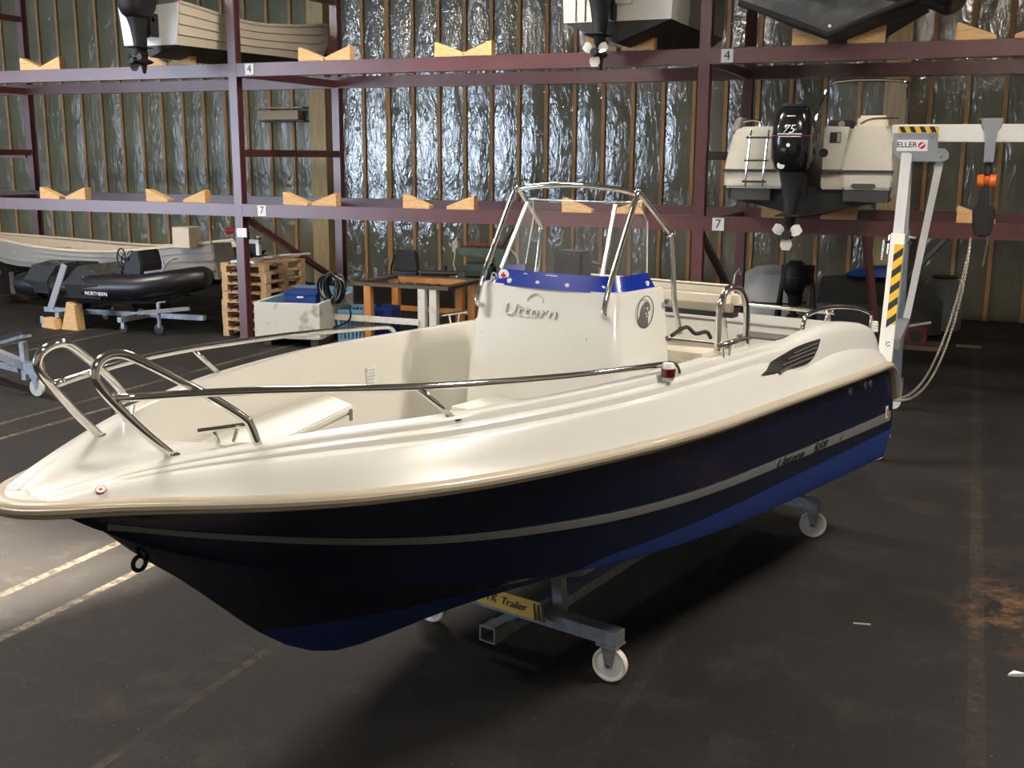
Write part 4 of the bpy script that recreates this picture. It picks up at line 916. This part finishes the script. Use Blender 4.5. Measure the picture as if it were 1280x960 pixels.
chain_mesh(ch1).build('load_chain', ropem, ho)
bowl = wpt = None
p0 = Vector((-.10, -.05, 2.05))
drop = []
end = Vector((-.66, -3.02, .98))
for i in range(41):
    t = i/40; x = p0.x+(end.x-p0.x)*(t**1.6); y = p0.y+(end.y-p0.y)*(t**1.25); z = p0.z+(end.z-p0.z)*t-1.15*math.sin(PI*t)*(.25+.75*t)*.62
    drop.append((x, y, z))
chain_mesh(drop).build('hand_chain', ropem, ho)
drop2 = [(x+.035*math.sin(PI*i/40), y-.03*math.sin(PI*i/40), z-.035*math.sin(PI*i/40)) for i, (x, y, z) in enumerate(drop)]
chain_mesh(drop2).build('hand_chain', ropem, ho)

# ------------------------------------------------------------------ inflatable on a trolley, left
rib = thing('inflatable_boat', 'black inflatable boat wrapped in film with a steering console, left of the pallets', 'boat', (-12.85, 14.05, .08))
tubes = MB(); 
def rt(s): return [(-1.45, s*.45, .60), (-1.3, s*.45, .60), (-1.0, s*.45, .60), (0, s*.45, .62), (.8, s*.43, .66), (1.25, s*.32, .74), (1.55, s*.12, .80), (1.62, 0, .81)]
for s in (1, -1):
    pts = rt(s); rs = [.03, .14, .215, .215, .21, .20, .19, .18]
    P = [Vector(p) for p in pts]; tubes.tube(pts, rs, 16)
    tubes.tube([(-1.82, s*.45, .6), (-1.74, s*.45, .6), (-1.5, s*.45, .6), (-1.2, s*.45, .6)], [.06, .17, .22, .222], 16)
tubes.build('tube', rubber, rib, smooth=True)
MB().loft([[(x, -w, .52), (x, 0, zk), (x, w, .52)] for x, w, zk in ((-1.3, .3, .30), (0, .3, .30), (.9, .28, .36), (1.4, .1, .5))], cap0=True).build('hull', dgrey, rib)
MB().loft([[(x, -.62*w, .50), (x, -.66*w, .70), (x, -.45*w, .93), (x, 0, .98), (x, .45*w, .93), (x, .66*w, .70), (x, .62*w, .50)] for x, w in ((-1.45, 1.0), (-1.2, 1.06), (-.92, 1.05))], cap0=True, cap1=True).build('wrapping_film', wrapm, rib, smooth=True)
MB().loft([[(x, -.62*w, .45), (x, -.68*w, .68), (x, -.45*w, h), (x, .45*w, h), (x, .68*w, .68), (x, .62*w, .45)] for x, w, h in ((-.62, .97, .86), (-.45, 1.05, .95), (-.2, 1.0, .90), (.1, .97, .84))], cap0=True, cap1=True).build('wrapping_film', wrapm, rib, smooth=True)
MB().bar((-.85, -.72, .27), (-.60, -.60, .98), .02, .13, (1, 0, .3)).build('strap', strapm, rib)
text('side_lettering', 'NORTHERN', .085, paper, rib, FRONT(.10, -.695, .55), .003, sx=1.0)
cn = MB().prism([(.25, .7), (.62, .7), (.66, 1.0), (.60, 1.22), (.45, 1.20), (.30, 1.0)], lambda x, z: (x, -.25, z), lambda x, z: (x, .25, z)).build('console', blackm, rib, bevel=.02)
MB().tube([(.40, -.27, 1.05), (.42, -.27, 1.18), (.52, -.27, 1.22)], .012, 8, smooth=3).build('console_rail', chrome, cn, smooth=True)
MB().prism([(.02, .72), (.28, .72), (.26, .92), (.05, .92)], lambda x, z: (x, -.25, z), lambda x, z: (x, .25, z)).build('seat', blackm, rib, bevel=.03)
sw = MB(); C_ = Vector((.14, -.12, 1.08)); X_ = Vector((.85, -.35, .1)).normalized(); Y_ = Vector((-.1, .1, 1)).normalized()
sw.tube([C_+(X_*math.cos(a)+Y_*math.sin(a))*.15 for a in [2*PI*i/24 for i in range(25)]], .014, 8)
for k_ in range(3): a = 2*PI*k_/3+.5; sw.tube([C_, C_+(X_*math.cos(a)+Y_*math.sin(a))*.15], .010, 6)
sw.tube([C_, C_+Vector((.12, .12, -.1))], .02, 8); sw.build('steering_wheel', blackm, rib, smooth=True)
br = MB(); br.tube([(1.05, -.30, .84), (1.2, -.25, 1.08), (1.3, -.15, 1.12)], .014, 8, smooth=3); br.tube([(1.12, -.28, 1.0), (1.1, -.27, 1.12)], .014, 8); br.build('bow_rail', galv, rib, smooth=True)
MB().box(.75, 1.1, -.3, .2, .86, .90).build('bow_step', strapm, rib)
rtl = thing('inflatable_trolley', 'low trolley with small wheels and a jockey post under the black inflatable', 'trolley', (-12.95, 14.05, 0))
MB().bar((-1.6, 0, .20), (1.75, 0, .25), .08, .08).build('spine', galv, rtl)
for x in (-.75, .55):
    MB().box(x-.04, x+.04, -.6, .6, .18, .26).build('cross_beam', galv, rtl); MB().box(x-.05, x+.05, -.1, .1, .26, .34).build('keel_pad', rubber, rtl)
MB().bar((.95, -.62, .36), (1.72, -.32, .44), .06, .06).build('side_rail', galv, rtl)
for x, y in ((-.75, -.5), (-.75, .5), (.55, -.5), (-1.05, -.6)):
    w_ = MB().lathe([(.02, -.02), (.075, -.02), (.08, 0), (.075, .02), (.02, .02)], 20, (x, y, .08), 'y').build('wheel', rubber, rtl, smooth=True); MB().box(x-.03, x+.03, y-.035, y-.028, .07, .19).build('fork', galv, w_)
jk = MB().tube([(1.22, -.45, .12), (1.22, -.45, .52)], .03, 10).build('jockey_post', galv, rtl, smooth=True); MB().tube([(1.22, -.45, .52), (1.36, -.45, .54)], .012, 8).build('jockey_handle', galv, jk)
MB().lathe([(.02, -.025), (.09, -.02), (.095, 0), (.09, .02), (.02, .025)], 20, (1.22, -.45, .096), 'y').build('jockey_wheel', rubber, jk, smooth=True)
# wedges lying on the floor
w_ = MB().prism([(0, 0), (.42, 0), (.38, .17), (.04, .17)], lambda x, z: (x, -.07, z), lambda x, z: (x, .07, z)).build('floor_wedge', pine, None, bevel=.005); w_.location = (-14.02, 13.5, 0); w_.rotation_euler.z = -.25
tag(w_, 'pale wooden wedge lying flat on the floor beside the inflatable', 'wedge')
w_ = MB().prism([(0, 0), (.34, 0), (.30, .42), (.14, .46)], lambda x, z: (x, -.09, z), lambda x, z: (x, .09, z)).build('floor_wedge', pine, None, bevel=.005); w_.location = (-13.56, 13.48, 0)
tag(w_, 'pale wooden wedge standing upright on the floor beside the inflatable', 'wedge')
# empty boat trolley at the far left
et = thing('empty_trolley', 'galvanised trolley with black padded bunk and white caster at the left edge', 'trolley', (-10.05, 9.45, 0))
MB().bar((-1.6, .62, .40), (-.02, 0, .33), .09, .10).build('arm', galv, et); MB().bar((-1.6, .45, .28), (-.35, .12, .26), .06, .06).build('arm', galv, et)
MB().box(-.10, .12, -.06, .06, .26, .40).build('head_block', galv, et, bevel=.006)
MB().bar((-.22, .08, .16), (-.22, .08, .62), .07, .07).build('bunk_post', galv, et); MB().bar((-.50, .05, .60), (.05, -.10, .74), .10, .04).build('bunk_plate', galv, et); MB().bar((-.56, .06, .63), (.06, -.10, .79), .12, .05).build('bunk_pad', blackm, et)
cb = MB().box(-.03, .09, -.05, .05, .22, .26).build('caster_plate', galv, et)
MB().prism([(-.02, .22), (.07, .22), (.05, .09), (.02, .09)], lambda x, z: (x, -.034, z), lambda x, z: (x, -.028, z)).build('fork', galv, cb)
MB().lathe([(.02, -.024), (.08, -.018), (.10, -.02), (.10, .02), (.08, .018), (.02, .024)], 28, (.03, 0, .1), 'y').build('wheel', wheelw, cb, smooth=True)

# ------------------------------------------------------------------ pallets
def pallet_meshes():
    r = {}
    r['deck'] = MB().box(-.6, .6, -.0475, .0475, 0, .022); r['wide'] = MB().box(-.6, .6, -.0725, .0725, 0, .022)
    r['stringer'] = MB().box(-.0725, .0725, -.4, .4, 0, .022); r['block'] = MB().box(-.0725, .0725, -.05, .05, 0, .078); r['runner'] = MB().box(-.6, .6, -.05, .05, 0, .022)
    out = {}
    for k_, m in r.items(): o = m.build(k_, palwood); out[k_] = o.data; bpy.data.objects.remove(o)
    return out
PMs = pallet_meshes()
for i in range(8):
    lab = 'wooden pallet at the bottom of the stack' if i == 0 else 'wooden pallet on top of the stack' if i == 7 else 'wooden pallet in the stack behind the red post, %s from the bottom' % ordinal(i)
    p = thing('pallet', lab, 'pallet', (-10.42+random.uniform(-.02, .02), 14.62+random.uniform(-.02, .02), .144*i), PI/2+.04+random.uniform(-.02, .02), 'stacked wooden pallets')
    for y in (-.35, 0, .35):
        link('runner', PMs['runner'], p, (0, y, 0))
        for x in (-.5275, 0, .5275): link('block', PMs['block'], p, (x, y, .022))
    for x in (-.5275, 0, .5275): link('stringer', PMs['stringer'], p, (x, 0, .1))
    for y, k_ in ((-.3275, 'wide'), (-.165, 'deck'), (0, 'wide'), (.165, 'deck'), (.3275, 'wide')): link('deck_board', PMs[k_], p, (0, y, .122))
gz = 1.154
v = thing('drill_stand', 'white and red machine stand standing on the pallet stack', 'tool', (-10.52, 14.25, gz))
MB().box(-.18, .25, -.12, .12, 0, .03).build('base', alu, v); MB().tube([(0, 0, .03), (0, 0, .52)], .025, 10).build('column', white, v, smooth=True)
MB().box(-.16, .08, -.07, .07, .32, .50).build('gearbox', M('slate', (.05, .06, .08), .5), v, bevel=.02); MB().tube([(-.32, 0, .47), (-.10, 0, .50)], .05, 10).build('motor', redm, v, smooth=True); MB().box(.10, .30, -.04, .04, .30, .36).build('arm', white, v); MB().box(.24, .30, -.03, .03, .12, .34).build('handle', white, v)
b = thing('scrap_offcuts', 'loose pile of grey offcuts lying on the pallet stack', 'offcuts', (-10.36, 14.9, gz))
for i in range(4): MB().bar((-.2+.08*i, -.3+.1*i, .03+.012*i), (.15+.05*i, .25+.08*i, .03+.012*i), .07, .025).build('offcut', whitewood if i % 2 else galv, b)

# ------------------------------------------------------------------ tub, crates, bench and machines under the rack
tb = thing('storage_tub', 'large stained white tub with light blue inside beside the pallets', 'tub', (-9.25, 14.25, 0), .22)
T = MB(); 
T.box(-.70, .33, -.70, -.65, .12, .66); T.build('front_panel', tubm, tb, bevel=.008)
MB().box(.28, .33, -.65, .85, .12, .66).build('side_panel', tubm, tb); MB().box(-.70, -.65, -.65, .85, .12, .66).build('side_panel', tubm, tb); MB().box(-.70, .33, .85, .90, .12, .74).build('back_panel', lblue, tb)
MB().box(-.65, .28, -.65, .85, .12, .17).build('bottom_panel', lblue, tb); MB().box(-.652, -.645, -.64, .84, .17, .65).build('blue_lining', lblue, tb); MB().box(.272, .279, -.64, .84, .17, .65).build('blue_lining', lblue, tb)
for x in (-.55, .2): MB().box(x-.06, x+.06, -.6, .8, 0, .12).build('skid', darkwood, tb)
def crate(label, loc, rz, sx, sy, h, mat):
    c = thing('crate', label, 'crate', loc, rz); MB().box(-sx, sx, -sy, sy, 0, .02).build('base', mat, c)
    for s in (-1, 1):
        for a, nm in ((0, 'long_side'), (1, 'short_side')):
            m = MB(); L_ = sx if a == 0 else sy; P_ = sy if a == 0 else sx
            def bx(l0, l1, z0, z1):
                if a == 0: m.box(l0, l1, s*P_-.012, s*P_+.012, z0, z1)
                else: m.box(s*P_-.012, s*P_+.012, l0, l1, z0, z1)
            bx(-L_, L_, 0, .05); bx(-L_, L_, h-.05, h); n = 6
            for i in range(n+1): q = -L_+.015+(2*L_-.03)*i/n; bx(q-.016, q+.016, .05, h-.05)
            bx(-L_+.02, L_-.02, h*.45, h*.5)
            m.build(nm, mat, c)
    return c
crate('light blue slatted crate standing beside the stained tub', (-8.72, 14.62, .0), .22, .20, .32, .50, lblue)
c = thing('lidded_crate', 'dark blue lidded crate sitting in the stained tub', 'crate', (-9.42, 14.25, .17), .22)
MB().box(-.25, .25, -.2, .2, 0, .58).build('body', bluem, c, bevel=.015); MB().box(-.27, .27, -.22, .22, .55, .60).build('rim', bluem, c, bevel=.008); MB().box(-.05, .05, -.225, -.215, .50, .53).build('label_tab', white, c)
crate('dark blue slatted crate lying behind the bench leg', (-8.45, 15.05, 0), .1, .17, .17, .48, bluem)

wbn = thing('workbench_frame', 'open wooden bench frame of orange and white timber under the rack', 'bench', (-7.60, 14.95, 0), .0)
zt = .93
tops = ((-1.05, -.62, .75, -.62), (.75, -.62, .75, .55), (-1.05, .55, .75, .55), (-1.05, -.62, -1.05, .55))
MB().box(-.98, .62, -.66, -.54, zt-.05, zt).build('top_rail', darkwood, wbn); MB().box(-.98, .62, .50, .62, zt-.05, zt).build('top_rail', darkwood, wbn)
MB().box(.50, .62, -.54, .50, zt-.05, zt).build('top_rail', darkwood, wbn); MB().box(-.98, -.86, -.54, .50, zt-.05, zt).build('top_rail', darkwood, wbn); MB().box(-.80, .45, .44, .49, zt-.10, zt-.02).build('apron', orangewood, wbn)
for x, y, m in ((-.75, -.6, orangewood), (.18, -.62, whitewood), (.36, -.6, whitewood), (.55, -.1, orangewood), (.57, .3, orangewood), (-.9, .54, orangewood), (-.2, .55, orangewood), (.5, .56, orangewood)):
    MB().box(x-.06, x+.06, y-.05, y+.05, 0, zt-.05).build('leg', m, wbn, bevel=.004)
MB().box(-1.42, .15, -.70, -.66, .34, .43).build('stretcher', whitewood, wbn); MB().box(-1.52, -1.42, -.75, -.66, 0, .98).build('leg', whitewood, wbn); MB().box(-.84, -.26, .50, .54, .36, .44).build('stretcher', orangewood, wbn); MB().box(-.14, .44, .50, .54, .36, .44).build('stretcher', orangewood, wbn)
MB().box(-1.46, -.99, -.66, -.60, .86, .93).build('top_rail', darkwood, wbn)
cb = thing('cable_bundle', 'black cable bundle hung over the white bench leg', 'cable', (-9.03, 14.20, .55))
rnd = random.Random(3)
for i in range(9):
    ox, oy, r_, h_ = rnd.uniform(0, .25), rnd.uniform(-.06, .06), rnd.uniform(.10, .17), rnd.uniform(.15, .24)
    MB().tube([(ox+r_*math.cos(a), oy+.02*math.sin(2*a), .28+h_*math.sin(a)) for a in [2*PI*k_/16 for k_ in range(17)]], .018, 6).build('coil', rubber, cb, smooth=True)
MB().tube([(.2, 0, .2), (.42, .0, .0), (.40, .02, -.2), (.15, 0, -.32), (0, 0, -.3)], .014, 6, smooth=5).build('loose_end', rubber, cb, smooth=True)
tbg = thing('tool_bag', 'black fabric tool bag standing on the bench frame', 'bag', (-8.30, 15.50, .932))
MB().box(-.2, .2, -.04, .05, 0, .06).build('base', rubber, tbg, bevel=.015); MB().loft([[(-w, -.04, z), (w, -.04, z), (w, .05, z), (-w, .05, z)] for z, w in ((.06, .21), (.25, .20), (.40, .17))], closed=True, cap0=True, cap1=True).build('body', M('bag_black', (.02, .02, .022), .8), tbg, bevel=.02); MB().tube([(-.2, 0, .32), (-.28, 0, .15), (-.30, 0, -.02)], .015, 6, smooth=4).build('strap', rubber, tbg)
pw = thing('power_tool', 'black power tool lying on the back rail of the bench frame', 'tool', (-7.70, 15.51, .932))
MB().tube([(-.35, 0, .05), (.1, 0, .06), (.3, 0, .07)], [.04, .05, .035], 10).build('body', blackm, pw, smooth=True); MB().box(.02, .09, -.03, .03, .05, .18).build('grip', blackm, pw); MB().box(.3, .42, -.02, .02, .05, .09).build('chuck', chrome, pw)
# green machine on a green cabinet
cab = thing('tool_cabinet', 'dark green metal cabinet behind the bench frame', 'cabinet', (-7.15, 16.25, 0))
MB().box(-.55, .55, -.3, .3, .05, .80).build('body', greenc, cab, bevel=.008); MB().box(-.5, .02, -.31, -.30, .10, .76).build('door', greenc, cab); MB().box(.04, .50, -.31, -.30, .10, .76).build('door', greenc, cab); MB().box(-.5, .5, -.25, .25, 0, .05).build('plinth', blackm, cab)
mc = thing('green_machine', 'olive green machine with a hose standing on the green cabinet', 'machine', (-7.2, 16.25, .80))
MB().box(-.5, .38, -.22, .22, .42, .56).build('top_arm', greenm, mc, bevel=.02); MB().box(.22, .46, -.22, .22, 0, .42).build('column', greenm, mc, bevel=.02); MB().box(-.5, .46, -.25, .25, 0, .05).build('base_plate', greenm, mc); MB().box(-.42, .1, -.15, .15, .05, .30).build('bed', greenc, mc, bevel=.05)
MB().tube([(.40, -.1, .58), (.60, -.2, .40), (.58, -.3, .05), (.35, -.36, -.12), (.05, -.36, -.05), (-.1, -.38, -.15)], .016, 6, smooth=6).build('hose', M('hose_beige', (.4, .36, .28), .6), mc, smooth=True)
MB().tube([(-.4, 0, .60), (.3, 0, .62)], .012, 6).build('red_rod', redm, mc); MB().tube([(.25, -.05, .56), (.42, -.05, .82), (.5, -.1, .90)], .014, 6).build('lever', blackm, mc)
MB().box(-.62, -.5, -.1, .05, .46, .66).build('lamp_head', M('ivory', (.6, .55, .42), .5), mc, bevel=.02); MB().tube([(-.55, -.1, .5), (-.5, -.28, .3), (-.42, -.3, .05)], .01, 6).build('cord', M('cord_beige', (.5, .46, .38), .6), mc)
fl = thing('pennant', 'small dark red pennant on a thin white stick behind the helm seat', 'pennant', (-2.95, 15.2, 0))
MB().tube([(-.12, 0, .55), (-.02, 0, 1.22), (.03, 0, 1.30), (.05, 0, 1.22)], .014, 6).build('stick', white, fl); MB().box(-.2, -.04, -.1, .1, 0, .55).build('stand', blackm, fl); MB().prism([(-.08, .80), (.22, .80), (.02, 1.2)], lambda x, z: (x, -.006, z), lambda x, z: (x, .006, z)).build('cloth', M('dull_red', (.12, .04, .045), .7), fl)

# ------------------------------------------------------------------ right background
o = thing('covered_bundle', 'pale plastic covered bundle behind the stern of the blue boat', 'bundle', (-2.95, 18.3, 0))
rnd = random.Random(5); S_ = []
for z, rx, ry in ((0, .50, .4), (.3, .56, .45), (.7, .54, .42), (.95, .42, .34), (1.05, .28, .2), (1.08, .08, .06)):
    S_.append([(rx*math.cos(a)*(1+rnd.uniform(-.08, .08)), ry*math.sin(a)*(1+rnd.uniform(-.08, .08)), z) for a in [2*PI*k_/18 for k_ in range(18)]])
MB().loft(S_, closed=True, cap0=True, cap1=True).build('cover', tarp, o, smooth=True); MB().tube([(.56*math.cos(a), .45*math.sin(a), .5) for a in [2*PI*k_/18 for k_ in range(19)]], .012, 6).build('tie_rope', blackm, o)
o = thing('covered_boat', 'low boat under a dark grey tarpaulin behind the crane leg', 'boat', (-1.25, 18.6, 0))
MB().loft([[(x, y*w, z*h) for y, z in ((-.7, .1), (-.7, .55), (-.3, .85), (0, .95), (.3, .85), (.7, .55), (.7, .1))] for x, w, h in ((-.95, .75, .95), (-.4, 1, 1.02), (.3, 1, 1.0), (.75, .6, .85), (.95, .2, .6))], cap0=True, cap1=True).build('tarpaulin', M('dark_tarp', (.045, .045, .042), .45, bump=(4, .4)), o, smooth=True)
MB().box(-.7, .7, -.4, .4, 0, .11).build('cradle', darkwood, o); 
o = thing('blue_tarp', 'folded bright blue tarpaulin lying on the grey covered boat', 'tarpaulin', (-1.42, 18.45, .97))
MB().loft([[(x, -.3*w, 0), (x, -.2*w, .08*w+h), (x, .2*w, .08*w+h), (x, .3*w, 0)] for x, w, h in ((-.38, .5, -.02), (-.1, 1, .05), (.2, .9, .08), (.36, .5, .06))], closed=True, cap0=True, cap1=True).build('fold', M('tarp_blue', (.01, .07, .30), .5, bump=(6, .4)), o, smooth=True); MB().box(-.3, .3, -.22, .22, -.01, .01).build('fold', bpy.data.materials['tarp_blue'], o)
o = thing('plastic_barrel', 'cloudy plastic barrel by the back wall right of the crane', 'barrel', (-.32, 19.6, 0))
MB().lathe([(.28, 0), (.31, .03), (.31, .75), (.29, .82), (.24, .85), (.20, .86)], 24).build('body', clearp, o, smooth=True, auto=50); MB().lathe([(.315, .28), (.32, .30), (.315, .32)], 24).build('hoop', clearp, o, smooth=True); MB().lathe([(.21, .86), (.21, .90)], 20).build('lid', blackm, o)
o = thing('red_machine', 'small red machine on the floor behind the crane leg', 'machine', (-.72, 17.5, 0))
MB().box(-.3, .25, -.2, .2, .06, .36).build('body', M('dirty_red', (.13, .025, .02), .6), o, bevel=.03); MB().box(-.5, .5, -.3, .3, 0, .06).build('base', darkwood, o); MB().tube([(-.2, -.22, .3), (.3, -.22, .42)], .02, 6).build('pipe', alu, o); MB().lathe([(.1, -.23), (.1, -.2)], 16, (.1, 0, .2), 'y').build('cap', blackm, o)
o = thing('leaning_plank', 'long grey timber plank leaning diagonally near the back wall on the right', 'plank', (0, 0, 0))
MB().bar((-1.2, 19.75, .45), (-.02, 18.6, 1.98), .06, .20, (0, -1, .2)).build('board', M('grey_timber', (.22, .19, .15), .7), o); MB().bar((-1.2, 19.75, .0), (-1.2, 19.75, .5), .1, .1).build('prop', darkwood, o)
o = outboard('black outboard stored on a stand under the white cruiser', (-2.40, 16.95, .30), .68, blackm, group='black outboard motors', propm=blackm)
st = thing('motor_stand', 'dark steel stand holding the stored black outboard', 'stand', (-2.40, 17.18, 0))
MB().box(-.25, .25, .0, .06, .9, 1.2).build('board', darkwood, st)
for s in (-1, 1): MB().bar((s*.22, .03, 1.0), (s*.3, .3, 0), .05, .05).build('leg', blackm, st); MB().bar((s*.22, .03, 1.0), (s*.3, -.25, 0), .05, .05).build('leg', blackm, st)
# litter on the floor
o = MB().add([(0, 0, 0), (.07, .02, 0), (.10, .05, 0), (.03, .05, 0), (0, 0, .012), (.07, .02, .02), (.10, .05, .012), (.03, .05, .018)], [(3, 2, 1, 0), (4, 5, 6, 7), (0, 1, 5, 4), (1, 2, 6, 5), (2, 3, 7, 6), (3, 0, 4, 7)]).build('paper_scrap', paper, None); o.location = (.40, 6.21, 0)
tag(o, 'crumpled white scrap on the dark floor at the right edge', 'scrap')
o = MB().bar((0, 0, .005), (.10, .02, .005), .008, .008).build('wood_splinter', whitewood, None); o.location = (-.46, 6.59, 0); tag(o, 'thin pale splinter on the dark floor right of the front caster', 'splinter')
